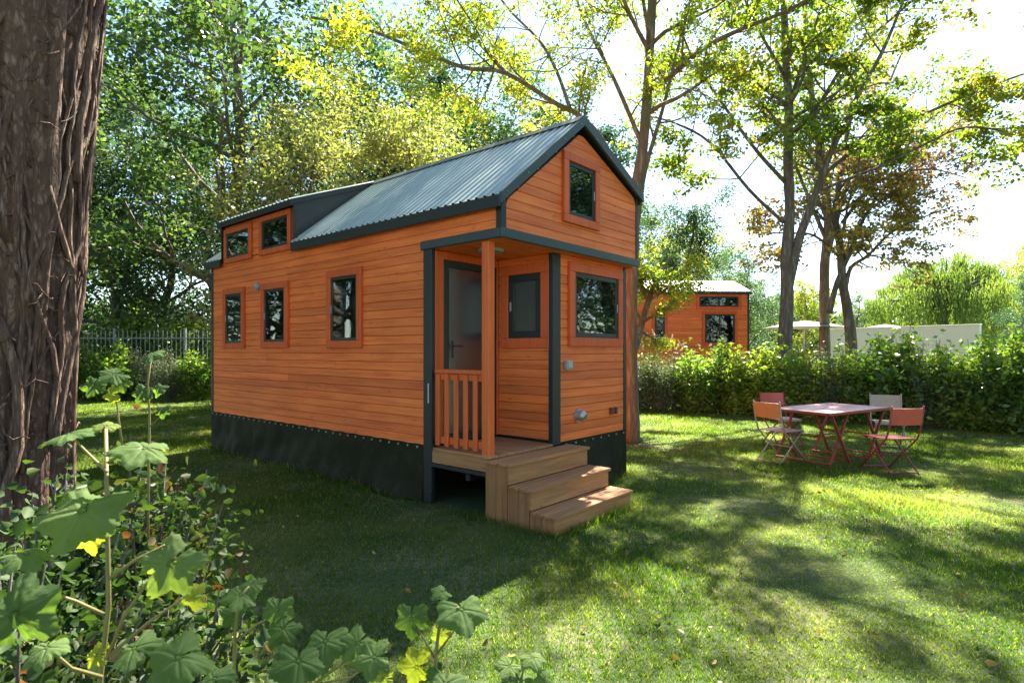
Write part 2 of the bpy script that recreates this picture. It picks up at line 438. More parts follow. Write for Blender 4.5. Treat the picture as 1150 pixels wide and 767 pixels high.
def frameM(o, u, n):
    u = Vector(u); n = Vector(n)
    return Matrix(((u.x, n.x, 0, o[0]), (u.y, n.y, 0, o[1]), (u.z, n.z, 1, o[2]), (0, 0, 0, 1)))

def window(par, o, u, n, x0, x1, z0, z1, casing=.085, sash=.05, mull=0, back='dark', depth=.035, name='window', handle=True, label=None, casing_mat='trim_z'):
    """casing boards, sash, pane and what is behind it, on plane (o,u,n)"""
    Mx = frameM(o, u, n); c = casing; s = MB()
    a0, a1, b0, b1 = x0 + c, x1 - c, z0 + c, z1 - c
    for X0, X1, Z0, Z1 in ((a0, a1, b0, b0+sash), (a0, a1, b1-sash, b1), (a0, a0+sash, b0+sash, b1-sash), (a1-sash, a1, b0+sash, b1-sash)):
        s.box(X0, X1, .001, .022, Z0, Z1, Mx, .004)
    for k in range(mull):
        xm = a0 + (a1 - a0) * (k+1) / (mull+1); s.box(xm-.03, xm+.03, .001, .024, b0+sash, b1-sash, Mx, .003)
    wn = s.build(name, M['anthracite'], par)
    if label: wn['label'] = label
    cs = MB()
    for i, (X0, X1, Z0, Z1) in enumerate(((x0, x1, z0, b0), (x0, x1, b1, z1), (x0, a0, b0, b1), (a1, x1, b0, b1))):
        cs.tint = rnd.uniform(.35, .65); cs.box(X0, X1, .002, depth, Z0 + (.001 if i > 1 else 0), Z1 - (.001 if i > 1 else 0), Mx, .004)
    cs.build('casing', M[casing_mat], wn)
    p = MB().box(a0+sash-.004, a1-sash+.004, .008, .014, b0+sash-.004, b1-sash+.004, Mx); p.build('pane', M['glass'], wn)
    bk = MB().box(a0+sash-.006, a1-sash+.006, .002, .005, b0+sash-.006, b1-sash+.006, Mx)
    bk.build('curtain' if back == 'curtain' else 'blind' if back == 'blind' else 'room_shade_sheet', M[back], wn)
    if handle:
        hd = MB().box(a1-sash*.65, a1-sash*.35, .022, .034, (b0+b1)/2-.05, (b0+b1)/2+.05, Mx, .003)
        hd.build('handle', M['grey_plastic'], wn)
    return wn

def roof_sheet(par, mat, x_eave, z_eave, x_ridge, z_ridge, y0, y1, pitch=.105, hr=.016, name='roof'):
    m = MB(); d = Vector((x_ridge - x_eave, 0, z_ridge - z_eave)).normalized()
    nrm = Vector((-d.z, 0, d.x)) if x_ridge > x_eave else Vector((d.z, 0, -d.x))
    if nrm.z < 0: nrm = -nrm
    prof = []; y = y0
    while y < y1 - 1e-6:
        for f, h in ((0, 0), (.55, 0), (.66, hr), (.86, hr), (.97, 0)):
            yy = y + f * pitch
            if yy < y1: prof.append((yy, h))
        y += pitch
    prof.append((y1, 0))
    vs = []
    for yy, h in prof:
        for X, Z in ((x_eave, z_eave), (x_ridge, z_ridge)):
            p = Vector((X, yy, Z)); vs += [p + nrm * h, p + nrm * (h - .004)]
    k = len(prof); fs = []
    for i in range(k-1):
        a, b = i*4, (i+1)*4
        fs += [(a, a+2, b+2, b), (a+1, b+1, b+3, a+3), (a, b, b+1, a+1), (a+2, a+3, b+3, b+2)]
    fs += [(0, 1, 3, 2), (k*4-4, k*4-2, k*4-1, k*4-3)]
    m.add(vs, fs)
    return m.build(name, mat, par)

# ------------------------------------------------------------------ the orange tiny house
W, L = 2.5, 6.2
def xr_at(px, Y=None):
    """distance back along the left wall that shows at photograph column px"""
    k = (px - CX) / F
    return (-.097 - k * 5.32) / (.7577 + .6525 * k)
def z_at(r, py):
    return CAMH - (py - HY) / F * (5.32 + .6525 * r)

def tiny_house():
    H = thing('tiny_house', 'orange wooden tiny house with grey metal gable roof and corner porch beside the steps', 'tiny house', (HX, HYY, 0), HA)
    ZB, ZT = .58, 2.92; ZS = ZB + 22*.0945            # cladding bottom, eave of the wall
    UB0, UB1 = 2.60, 2.67         # band under the overhanging gable
    ZA = 3.90; sl = (ZA - ZT) / 1.25; ZR = 3.40; sr = (ZA - ZR) / 1.25
    RX0, RX1, RY, FS = 0.0, 1.05, .97, .16
    # ---- cores behind the boards
    c = MB(); e = .021
    c.box(e, W-e, RY+e, L-e, .50, ZT)
    c.box(RX1+e, W-e, FS+e, RY+e-.001, .50, UB0+.01)
    c.box(e, W-e, e, RY+e-.001, UB0+.012, ZT)
    c.prism([(e, ZT-.001), (W-e, ZT-.001), (W-e, ZR), (W/2, ZA-e*1.5)], e, L-e, 1)
    c.prism([(e, ZT+.002), (e, 3.44), (W/2, 3.93), (W/2, ZT+.002)], 3.60+e, 5.74, 1)
    c.build('wall_core', M['dark'], H)
    # ---- left wall
    m = MB(); u = (0, 1, 0); n = (-1, 0, 0)
    plank_wall(m, (0, 0, 0), u, n, ZB, ZS, lambda z: 1.03, lambda z: L-.02); plank_wall(m, (0, 0, 0), u, n, ZS, ZT, lambda z: .05, lambda z: L-.02)
    m.build('wall', M['clad_y'], H)
    m = MB()
    plank_wall(m, (-.002, 0, 0), u, n, ZT+.01, 3.45, lambda z: 3.60, lambda z: 5.76)
    m.build('dormer_wall', M['clad_y'], H)
    # right and rear walls
    m = MB(); plank_wall(m, (W, 0, 0), u, (1, 0, 0), ZB, ZS-.0945, lambda z: FS+.05, lambda z: L-.02); plank_wall(m, (W, 0, 0), u, (1, 0, 0), ZS-.0945, ZR, lambda z: .05, lambda z: L-.02)
    m.build('wall', M['clad_y'], H)
    m = MB(); ge = lambda z: max(0, (z - ZT) / sl); gr = lambda z: max(0, (z - ZR) / sr)
    plank_wall(m, (0, L, 0), (1, 0, 0), (0, 1, 0), ZB, ZA-.05, lambda z: ge(z)+.02, lambda z: W-gr(z)-.02)
    m.build('wall', M['clad_x'], H)
    # gable front
    m = MB(); plank_wall(m, (0, 0, 0), (1, 0, 0), (0, -1, 0), UB1, ZA-.04, lambda z: ge(z)+.055, lambda z: W-gr(z)-.03)
    m.build('gable_wall', M['clad_x'], H)
    # lower front wall, set back
    m = MB(); plank_wall(m, (0, FS, 0), (1, 0, 0), (0, -1, 0), ZB-.01, UB0, lambda z: 1.12, lambda z: 2.45)
    m.build('wall', M['clad_x'], H)
    # porch side wall (faces left) and door wall (faces front)
    m = MB(); plank_wall(m, (1.0, 0, 0), u, n, .60, UB0, lambda z: FS+.03, lambda z: RY-.02)
    m.build('porch_wall', M['clad_y'], H)
    c2 = MB().box(1.022, 1.08, FS+.02, RY, .5, UB0); c2.build('wall_core', M['dark'], H)
    m = MB(); plank_wall(m, (0, RY, 0), (1, 0, 0), (0, -1, 0), .60, UB0, lambda z: .02, lambda z: .99)
    m.build('door_wall', M['clad_x'], H)
    # soffit of the porch
    m = MB(); y = .03
    while y < RY:
        m.tint = rnd.uniform(.3, .7)
        x1 = W - .02 if y < FS - .02 else .995
        m.box(.03, x1, y, min(y + .118, RY), UB0 - .018, UB0 + .004, None, .003); y += .121
        if y > FS - .02 and y < FS: y = FS
    m.build('porch_ceiling', M['clad_x'], H)
    # ---- dark trims
    b = .004
    class Each:
        def __init__(s, nm, mt): s.nm, s.mt = nm, mt
        def box(s, *a): MB().box(*a).build(s.nm, M[s.mt], H)
        def prism(s, *a): MB().prism(*a).build(s.nm, M[s.mt], H)
    t = Each('corner_trim', 'anthracite')
    t.box(-.012, .058, -.012, .058, UB1-.005, ZT+.02, None, b)                       # front left corner
    t.box(W-.03, W+.014, -.012, .03, UB1-.005, ZR+.02, None, b)                     # front right corner
    t.box(W-.05, W+.012, FS-.012, FS+.05, .56, UB0, None, b)
    t.box(.975, 1.115, FS-.016, FS+.045, .555, UB0-.002, None, b)                    # post of the porch corner
    t.box(-.014, .01, L-.05, L+.014, ZB, ZT, None, b)
    t = MB(); t.box(-.022, W+.022, -.028, .012, UB0-.02, UB1, None, .006)
    t.box(-.024, .012, .014, 1.10, UB0-.018, UB1, None, .006)
    t.build('band_trim', M['green_trim'], H)
    t = MB(); t.box(-.020, .03, .93, 1.055, .10, UB0-.02, None, .005)
    t.box(-.021, .029, .932, 1.05, 0, .099, None, .003)
    t.build('door_jamb_trim', M['anthracite'], H)
    t = MB(); t.box(-.033, -.021, .955, .975, 1.02, 1.22, None, .003); t.build('latch_plate', M['steel'], H)
    # ---- roof
    zl, zr = 2.955, 4.02; zq = 3.46; xe = -.075; slope = (zr - zl) / (W/2 - xe)
    DY0, DY1 = 3.60, 5.75
    roof_sheet(H, M['roof'], xe, zl, W/2, zr, -.05, DY0, name='roof')
    roof_sheet(H, M['roof'], xe, zl, W/2, zr, DY1, L+.05, name='roof')
    roof_sheet(H, M['roof'], W+.035, zq, W/2, zr, -.05, L+.05, name='roof')
    roof_sheet(H, M['roof'], xe-.02, 3.515, W/2, 4.035, DY0-.05, DY1+.05, name='dormer_roof')
    t = MB()
    for sgn, xc in ((1, 0), (-1, W)):
        th = .055; zl_ = zl if sgn == 1 else zq
        for ya, yb in (((-.045, DY0), (DY1, L+.045)) if sgn == 1 else ((-.045, L+.045),)):
            t.prism([(xc + sgn*((xe if sgn == 1 else -.035)+.004), zl_-.006), (W/2, zr-.006), (W/2, zr-.006-th), (xc + sgn*((xe if sgn == 1 else -.035)+.004), zl_-.006-th)], ya, yb, 1)
    t.prism([(xe-.015, 3.508), (W/2, 4.028), (W/2, 3.97), (xe-.015, 3.45)], DY0-.045, DY1+.045, 1)
    t.build('roof_underlay', M['anthracite'], H)
    t = Each('barge_board', 'green_trim')                                             # barge boards of the gable
    for sgn, xc in ((1, 0), (-1, W)):
        zl_ = zl if sgn == 1 else zq
        t.prism([(xc + sgn*((xe if sgn == 1 else -.035)-.008), zl_+.012), (W/2 - sgn*0, zr+.024), (W/2, zr-.078), (xc + sgn*((xe if sgn == 1 else -.035)-.008), zl_-.088)], -.078, -.048, 1)
        t.prism([(xc + sgn*((xe if sgn == 1 else -.035)-.008), zl_+.012), (W/2, zr+.024), (W/2, zr-.078), (xc + sgn*((xe if sgn == 1 else -.035)-.008), zl_-.088)], L+.048, L+.075, 1)
    for sgn, xc in ((1, 0), (-1, W)):
        for k in range(9):
            f = (k+.5)/9; X = (xc+sgn*xe)*(1-f) + W/2*f; Z = (zl if sgn == 1 else zq)*(1-f)+zr*f - .03 - .05*(k % 2)
            MB().tube([(X, -.083, Z), (X, -.079, Z)], .006, 6).build('screw', M['steel'], H)
    t = Each('eave_fascia', 'anthracite')
    for ya, yb in ((-.046, DY0-.002), (DY1+.002, L+.046)):
        t.box(xe-.006, xe+.02, ya, yb, zl-.115, zl-.004, None, .004)
    t.box(W+.035-.02, W+.035+.006, -.046, L+.046, zq-.115, zq-.004, None, .004)
    t.box(xe-.026, xe+.004, DY0-.046, DY1+.046, 3.43, 3.508, None, .004)
    t = Each('dormer_cheek', 'anthracite'); t.prism([(xe+.03, zl+.0), (xe+.03, 3.47), (W/2-.01, 4.0), (W/2-.01, zr-.02)], DY0-.012, DY0+.006, 1)
    t.prism([(xe+.03, zl+.0), (xe+.03, 3.47), (W/2-.01, 4.0), (W/2-.01, zr-.02)], DY1-.006, DY1+.012, 1)
    t = Each('dormer_trim', 'anthracite')
    t.box(-.016, .02, DY0-.016, DY0+.055, ZT+.02, 3.44, None, .003); t.box(-.016, .02, DY1-.04, DY1+.016, ZT+.02, 3.44, None, .003)
    t = MB(); t.prism([(W/2-.11, zr-.055), (W/2, zr+.034), (W/2+.11, zr-.055), (W/2, zr+.026)], -.06, L+.06, 1)
    t.build('ridge_cap', M['green_trim'], H)
    # ---- windows of the left wall, measured on the photograph
    o = (0, 0, 0)
    for (pl, pr, yt, yb, cas, bk) in ((368.7, 407.7, 299, 391, .088, 'dark'), (295, 325, 315, 391, .088, 'dark'), (252, 275.6, 322, 391.5, .085, 'curtain')):
        r0, r1 = xr_at(pr), xr_at(pl)
        window(H, o, u, n, r0, r1, z_at(r1, yb), z_at(r0, yt), cas, .035, 0, bk)
    for (pl, pr, yt, yb) in ((253.7, 284, 250, 297), (293, 328.5, 234, 288)):
        r0, r1 = xr_at(pr), xr_at(pl)
        window(H, (-.004, 0, 0), u, n, r0, r1, z_at(r1, yb), z_at(r0, yt), .075, .035, 0, 'dark', handle=False)
    # gable window, big front window, porch window
    window(H, o, (1, 0, 0), (0, -1, 0), .93, 1.61, 2.88, 3.61, .085, .045, 0, 'dark', .04)
    window(H, (0, FS, 0), (1, 0, 0), (0, -1, 0), 1.26, 2.39, 1.60, 2.52, .10, .055, 0, 'dark', .04)
    window(H, (1.0, 0, 0), u, n, .20, .88, 1.58, 2.50, .11, .075, 0, 'blind', .03)
    # ---- door
    d = MB(); Mx = frameM((0, RY, 0), (1, 0, 0), (0, -1, 0))
    for X0, X1, Z0, Z1 in ((.15, .95, .60, .68), (.15, .95, 2.42, 2.49), (.15, .22, .68, 2.42), (.88, .95, .68, 2.42)):
        d.box(X0, X1, .004, .05, Z0, Z1, Mx, .004)
    d = d.build('door', M['anthracite'], H)
    MB().box(.215, .885, .018, .026, .675, 2.425, Mx).build('pane', M['dull_glass'], d)
    MB().box(.215, .885, .004, .010, .675, 2.425, Mx).build('blind', M['door_blind'], d)
    hd = MB().box(.24, .27, .05, .062, 1.48, 1.66, Mx, .004).tube([Mx @ Vector((.255, .062, 1.6)), Mx @ Vector((.255, .10, 1.6)), Mx @ Vector((.36, .10, 1.6))], .008, 8)
    hd.build('handle', M['black_metal'], d)
    fr = MB()
    for X0, X1, Z0, Z1 in ((.035, .148, .60, 2.57), (.952, .992, .60, 2.57), (.149, .951, 2.492, 2.575)):
        fr.tint = rnd.uniform(.4, .6); fr.box(X0, X1, .002, .045, Z0, Z1, Mx, .004)
    fr.build('door_frame', M['trim_z'], H)
    # ---- porch floor, post, railing
    fl = MB(); x = .0
    while x < .99:
        fl.tint = rnd.uniform(.25, .75); fl.box(x, min(x + .118, .998), .144 if x < .9 else .21, RY, .545, .572, None, .003); x += .123
    fl.build('porch_floor', M['deck_y'], H)
    MB().box(-.012, .012, .168, .928, .425, .544, None, .003).build('floor_fascia', M['deck_y'], H)
    ch = MB().box(-.03, .05, .10, .93, .385, .42, None, .004).box(0, .06, .10, .14, 0.0, .384).box(.3, .36, .2, .9, .33, .40).box(.1, .9, .5, .56, .28, .34)
    ch.build('chassis', M['black_metal'], H)
    ps = MB(); ps.tint = .6; ps.box(.012, .102, .172, .262, .545, UB0-.022, None, .006); ps.build('post', M['red_wood'], H)
    rl = MB(); rl.tint = .5; rl.box(.018, .082, .265, .928, 1.325, 1.365, None, .005).box(.030, .070, .265, .928, 1.26, 1.322, None, .004)
    rl = rl.build('railing', M['red_wood'], H)
    mb = MB(); mb.tint = .5; mb.box(.030, .070, .265, .928, .62, .69, None, .004).build('bottom_rail', M['red_wood'], rl)
    for k in range(5):
        yb = .345 + k * .132; mb = MB(); mb.tint = rnd.uniform(.4, .65)
        mb.box(.004, .028, yb-.028, yb+.028, .60, 1.318, None, .005); mb.build('baluster', M['red_wood'], rl)
    # ---- tarpaulin skirt with a row of hooks
    def skirt(p0, p1, nrm, zt, seed, olive=None):
        p0 = Vector(p0); p1 = Vector(p1); nrm = Vector(nrm); nx, nz = 170, 16; vs = []; rr = random.Random(seed)
        ph = [rr.uniform(0, 6.3) for _ in range(8)]; Ls = (p1 - p0).length
        for j in range(nz+1):
            for i in range(nx+1):
                s_ = i/nx*Ls; v_ = j/nz
                sag = .012*math.sin(s_*2*math.pi/.28 + ph[0])
                dd = .012 + .03*v_ + 1.5*v_*(1-.3*v_)*(.030*math.sin(s_*3.1+ph[1]+v_*1.5)+.022*math.sin(s_*7.3+ph[2]-v_*2.3)+.012*math.sin(s_*17+ph[3]+v_*4)) + .010*math.sin(v_*9+s_*4+ph[4])*v_ + .05*v_**4
                if olive: dd += .05*math.exp(-((s_-olive-.25*v_)/.12)**2)*v_ + .035*math.exp(-((s_-olive+.45-.3*v_)/.08)**2)*v_
                en = min(1, min(s_, Ls-s_)/.35+.15); dd = .012+(dd-.012)*en
                z = (zt + sag*.3)*(1-v_) + .0*v_ + .012*math.sin(s_*9+ph[5])*v_ + .01*v_
                vs.append(p0.lerp(p1, i/nx) + nrm*dd + Vector((0, 0, z)))
        k = nx+1
        fs = [(j*k+i, j*k+i+1, (j+1)*k+i+1, (j+1)*k+i) for j in range(nz) for i in range(nx)]
        mb = MB(); mb.add(vs, fs); o_ = mb.build('tarpaulin_skirt', M['tarp'], H, True)
        hk = MB(); nh = int(Ls / .155)
        for i in range(nh if seed != 8 else 0):
            q = p0.lerp(p1, (i+.5)/nh) + nrm*.022 + Vector((0, 0, zt-.028))
            MB().tube([q - nrm*.004, q + nrm*.010], .011, 8).build('hook', M['steel'], o_)
        return o_
    skirt((0, L, 0), (0, 1.06, 0), (-1, 0, 0), .59, 3, .9)
    skirt((1.12, FS, 0), (2.5, FS, 0), (0, -1, 0), .57, 5)
    skirt((W, FS, 0), (W, L, 0), (1, 0, 0), .59, 8)
    # ---- small fittings
    MB().tube([(.40, .50, UB0-.02), (.40, .50, UB0-.05)], .13, 28).build('ceiling_lamp', M['grey_plastic'], H)
    q = Vector((1.24, FS, 1.395)); m_ = MB().box(1.19, 1.29, FS-.055, FS-.002, 1.345, 1.445, None, .008); m_ = m_.build('socket_box', M['grey_plastic'], H)
    MB().box(1.205, 1.275, FS-.066, FS-.056, 1.36, 1.43, None, .004).build('socket_lid', M['steel'], m_)
    v = MB(); v.tube([(1.46, FS, .83), (1.46, FS-.015, .83)], .078, 24)
    v.tube([(1.46, FS-.015, .83), (1.46, FS-.07, .833), (1.46, FS-.10, .82)], [.058, .056, .034], 20)
    v.build('vent_cowl', M['steel'], H, False)
    v = MB().box(2.12, 2.15, FS-.05, FS-.001, .79, .87, None, .004).box(2.21, 2.24, FS-.05, FS-.001, .79, .87, None, .004).box(2.15, 2.21, FS-.03, FS-.001, .80, .86, None, .003)
    v.build('connection_box', M['brown_box'], H)
    r = xr_at(290.3); z = z_at(r, 322)
    v = MB().tube([(0, r, z), (-.03, r, z)], .055, 20).tube([(-.03, r, z), (-.06, r, z-.01)], [.05, .025], 20); v.build('air_vent', M['grey_plastic'], H)
    return H
tiny_house()

# ------------------------------------------------------------------ the wooden steps
def steps():
    S = thing('wooden_steps', 'brown weathered wooden steps, three treads leading up to the porch', 'steps',
              (HX + ca*-.045, HYY + sa*-.045, 0), HA)
    # local: x across, y back
    Wd = 1.255; ys = [(-.13, .138), (-.385, -.13), (-.64, -.385)]; zs = [.545, .355, .17]
    for k, ((y0, y1), zt) in enumerate(zip(ys, zs)):
        zb = 0.0
        # riser
        m = MB(); m.tint = .55 + .1*k; m.box(.0, Wd, y0, y0+.024, (zt-.188, zt-.183, .006)[k], zt-.030, None, .003); m.build('riser', M['step_x'], S)
        t = MB(); nb = 2 if k else 2; d = (y1 + (0 if k == 0 else .0) - y0 + .02) / nb
        for j in range(nb):
            t.tint = rnd.uniform(.25, .8)
            d = (y1 - y0 + .02)/nb; t.box(-.02, Wd+.02, y0-.02 + j*d, y0-.02 + (j+1)*d - .006, zt-.029, zt, None, .004)
        t.build('tread', M['step_x'], S)
        for side in (0, 1):
            sd_ = MB(); nbd = 2 if k == 0 else 2; ww = (y1-y0-.004)/nbd
            for j in range(nbd):
                sd_.tint = rnd.uniform(.2, .85)
                xx = (0 + .001, .026) if side == 0 else (Wd-.026, Wd-.001)
                sd_.box(xx[0], xx[1], y0+.026+j*ww - (.0), y0+.026+(j+1)*ww-.004, .004, zt-.031, None, .003)
            sd_.build('side_board', M['step_z'], S)
steps()

# ------------------------------------------------------------------ second tiny house
def far_house():
    D = 19.6; ang = R(4)
    o = P(841, HY, D); H = thing('tiny_house', 'second orange tiny house with pale roof standing behind the hedge', 'tiny house', (o.x, o.y, 0), ang)
    Ln = 6.2; zt = 3.50; wd = 2.5
    c = MB().box(-Ln+.02, -.02, .02, wd-.02, .1, zt).prism([(.02, zt), (wd-.02, zt), (wd/2, 3.97)], -Ln+.02, -.02, 0); c.build('wall_core', M['dark'], H)
    m = MB(); plank_wall(m, (-Ln, 0, 0), (1, 0, 0), (0, -1, 0), .5, zt, lambda z: .0, lambda z: Ln-.05); m.build('wall', M['clad_x'], H)
    for x, n_ in ((0, (1, 0, 0)), (-Ln, (-1, 0, 0))):
        m = MB(); plank_wall(m, (x, 0, 0), (0, 1, 0), n_, .5, 3.9, lambda z: .02 + max(0, (z-zt)/.36), lambda z: wd-.02-max(0, (z-zt)/.36)); m.build('wall', M['clad_y'], H)
    m = MB(); plank_wall(m, (-Ln, wd, 0), (1, 0, 0), (0, 1, 0), .5, zt, lambda z: .0, lambda z: Ln-.05); m.build('wall', M['clad_x'], H)
    MB().box(-.05, .012, -.012, .05, .2, zt, None, .004).build('corner_trim', M['anthracite'], H)
    MB().box(-Ln, 0, .03, wd-.03, .05, .49).build('skirt', M['tarp'], H)
    for s_ in (0, 1):
        r = MB(); y0 = -.08 if s_ == 0 else wd+.08
        vs = []; nn = 60
        for i in range(nn*4+1):
            x = -Ln-.05 + (Ln+.1)*i/(nn*4); h = .015 if i % 4 in (2, 3) else 0
            vs += [(x, y0, zt+.03+h), (x, wd/2, 4.02+h), ]
        k = nn*4+1
        r.add(vs, [(i*2, i*2+1, i*2+3, i*2+2) for i in range(k-1)])
        r.prism([(y0, zt+.026), (wd/2, 4.016), (wd/2, 3.96), (y0, zt-.03)], -Ln-.05, .05, 0)
        r.build('roof', M['roof_pale'], H)
    MB().box(-Ln-.04, .04, -.105, -.083, zt-.07, zt+.02, None, .004).build('eave_fascia', M['anthracite'], H)
    def px2x(px): return (px - CX)/F*D - o.x
    z = lambda py: CAMH - (py-HY)/F*D
    window(H, (0, 0, 0), (1, 0, 0), (0, -1, 0), px2x(780.5), px2x(832), z(348), z(330), .10, .05, 1, 'dark', handle=False)
    window(H, (0, 0, 0), (1, 0, 0), (0, -1, 0), px2x(787), px2x(827.5), z(388), z(350), .09, .06, 1, 'dark', handle=False)
    window(H, (0, 0, 0), (1, 0, 0), (0, -1, 0), px2x(730), px2x(747.5), z(388), z(350), .09, .05, 0, 'dark', handle=False)
far_house()

# ------------------------------------------------------------------ garden table and chairs
def paint(name, col, rough=.38):
    g = NG(name); v = g.coord(); f = g.noise(v, 5, 6, .65)
    c = g.mix(f, tuple(x*.75 for x in col), tuple(min(1, x*1.2) for x in col))
    ru = g.ramp(g.noise(v, 16, 5, .7), [(.62, (0, 0, 0)), (.72, (1, 1, 1))])
    c = g.mix(g.math('MULTIPLY', ru, .4), c, (.12, .06, .035))
    return g.done(g.pbr(c, g.math('MULTIPLY_ADD', f, .3, rough-.1), 0))
T_red = paint('sunlit_red_paint', (.62, .30, .27), .3); T_dred = paint('dark_red_paint', (.24, .038, .028), .4)  # tabletop red made paler, so the sun's reflection sits in its colour
T_or = paint('orange_paint', (.62, .26, .09)); T_bg = paint('beige_paint', (.36, .30, .22)); T_pink = paint('rose_seat_paint', (.48, .28, .25), .35)
T_lr = paint('bright_red_paint', (.50, .085, .055))

def table():
    T = thing('garden_table', 'folding metal garden table with a pale red rectangular top between four chairs', 'table', (4.57, 8.42, 0), R(32))
    hl, hw, zt = .79, .45, .735
    t = MB()
    nx = 14
    for k in range(nx):
        x0 = -hl + k*(2*hl/nx); t.tint = rnd.random()
        t.box(x0+.0015, x0+2*hl/nx-.0015, -hw+.012, hw-.012, zt-.008, zt, None, .002)
    t.build('tabletop', T_red, T)
    r = MB(); r.box(-hl-.006, hl+.006, -hw-.004, -hw+.010, zt-.035, zt+.002, None, .003).box(-hl-.006, hl+.006, hw-.010, hw+.004, zt-.035, zt+.002, None, .003)
    r.box(-hl-.008, -hl+.006, -hw+.011, hw-.011, zt-.035, zt+.001, None, .003).box(hl-.006, hl+.008, -hw+.011, hw-.011, zt-.035, zt+.001, None, .003)
    r.build('table_rim', T_dred, T)
    for sx in (-1, 1):
        for sy in (-1, 1):
            x0, x1 = (.68*sx, .22*sx) if sy > 0 else (.22*sx, .68*sx)
            y = (hw-.05)*sy
            l1 = MB().beam((x0, y, 0), (x1, y, zt-.02), .022, .034, (0, 1, 0), .003); l1.build('leg', T_dred, T)
            l2 = MB().beam((x1, y-.025*sy, 0), (x0, y-.025*sy, zt-.02), .022, .034, (0, 1, 0), .003); l2.build('leg', T_dred, T)
    s = MB()
    for x in (-.68, -.22, .22, .68):
        s.tube([(x, -hw+.05, .05), (x, hw-.05, .05)], .011, 8)
    for x in (-.45, .45): s.tube([(x, -hw+.06, .36), (x, hw-.06, .36)], .010, 8)
    s.tube([(-.45, 0, .36), (.45, 0, .36)], .011, 8)
    s.build('stretcher', T_dred, T)
table()

def chair(label, loc, face, back, seat, legs):
    """folding bistro chair; it faces +y in its own frame; face = heading of the sitter in degrees from +Y to the right"""
    K = thing('folding_chair', label, 'chair', loc, -R(face), 'folding chairs around the garden table')
    hw = .20; zs = .445
    m = MB()
    for k in range(4):
        y0 = -.19 + k*.098; m.box(-hw, hw, y0, y0+.094, zs-.008, zs+.004, None, .003)
    m.box(-hw-.004, hw+.004, .203, .21, zs-.03, zs+.003, None, .002); m.build('seat', seat, K)
    # backrest: a curved sheet
    b = MB(); n = 12; vs = []
    for i in range(n+1):
        x = -hw-.005 + (2*hw+.01)*i/n; yc = -.275 - .028*(1-(x/hw)**2)
        for (dy, z) in ((0, .63), (-.035, .84), (-.043, .838), (-.008, .628)): vs.append((x, yc+dy, z))
    fs = []
    for i in range(n):
        a = i*4; c_ = a+4
        for j in range(4): fs.append((a+j, a+(j+1) % 4, c_+(j+1) % 4, c_+j))
    fs += [(0, 1, 2, 3), (n*4+3, n*4+2, n*4+1, n*4)]
    b.add(vs, fs); b.build('backrest', back, K)
    for sx in (-1, 1):
        x = sx*(hw+.012)
        MB().tube([(x, -.315, .865), (x, -.27, .60), (x, -.21, .445), (x, .10, .16), (x, .26, .0)], .0105, 8).build('leg', legs, K, True)
        x2 = sx*(hw-.015)
        MB().tube([(x2, .18, .43), (x2, -.05, .22), (x2, -.28, .0)], .0105, 8).build('leg', legs, K, True)
    s = MB().tube([(-hw-.01, .235, .03), (hw+.01, .235, .03)], .008, 8).tube([(-hw+.015, -.25, .03), (hw-.015, -.25, .03)], .008, 8).tube([(-hw, -.02, .225), (hw, -.02, .225)], .008, 8)
    s.build('stretcher', legs, K)
chair('folding chair with a plain orange backrest at the near left end of the garden table', (3.78, 8.22, 0), 62, T_or, T_pink, T_bg)
chair('folding chair with a red backrest on the far left side of the garden table', (4.44, 9.62, 0), 172, T_lr, T_pink, T_dred)
chair('folding chair with a beige backrest on the far right side of the garden table', (5.88, 9.15, 0), 205, T_bg, T_bg, T_bg)
chair('red folding chair on the near right side of the garden table, turned away from us', (4.86, 7.55, 0), -6, T_lr, T_lr, T_dred)

# ------------------------------------------------------------------ foliage
def leaf_arrays(cen, size, r, droop=.0, asp=.55, tint=None, hexa=False):
    """one kite-shaped folded leaf per centre"""
    N = len(cen)
    d = r.normal(size=(N, 3)); d[:, 2] = d[:, 2]*.6 - droop; d /= np.linalg.norm(d, axis=1)[:, None]
    q = r.normal(size=(N, 3)); s = np.cross(d, q); s /= np.linalg.norm(s, axis=1)[:, None]
    n = np.cross(d, s)
    sz = size[:, None]
    if hexa:
        V = np.empty((N, 6, 3), np.float32); b_ = cen - d*sz*.5
        V[:, 0] = b_; V[:, 3] = cen + d*sz*.5 - n*sz*.08
        V[:, 1] = b_ + d*sz*.25 + s*sz*asp*.46 + n*sz*.12; V[:, 2] = b_ + d*sz*.62 + s*sz*asp*.40 + n*sz*.10
        V[:, 5] = b_ + d*sz*.25 - s*sz*asp*.46 + n*sz*.12; V[:, 4] = b_ + d*sz*.62 - s*sz*asp*.40 + n*sz*.10
        i = np.arange(N)[:, None]*6
        Fq = np.concatenate([i + np.array([[0, 1, 2, 3]]), i + np.array([[0, 3, 4, 5]])])
        return V.reshape(-1, 3), Fq, np.repeat(tint, 6)
    V = np.empty((N, 4, 3), np.float32)
    V[:, 0] = cen - d*sz*.5
    V[:, 1] = cen + s*sz*asp*.5 + n*sz*.10 - d*sz*.05
    V[:, 2] = cen + d*sz*.5
    V[:, 3] = cen - s*sz*asp*.5 + n*sz*.10 - d*sz*.05
    Fq = np.arange(N*4).reshape(-1, 4)
    return V.reshape(-1, 3), Fq, np.repeat(tint, 4)

def tint_of(cen, r, lo=.0, hi=1.0, freq=.9, spread=.18, bias=.45):
    """leaf colour varies from clump to clump"""
    a = np.sin(cen[:, 0]*freq*1.3+1)+np.sin(cen[:, 1]*freq*1.1+2)+np.sin(cen[:, 2]*freq*1.7)
    t = bias + a*.10 + r.normal(0, spread, len(cen))
    return np.clip(lo + (hi-lo)*t, 0, 1)

grass()

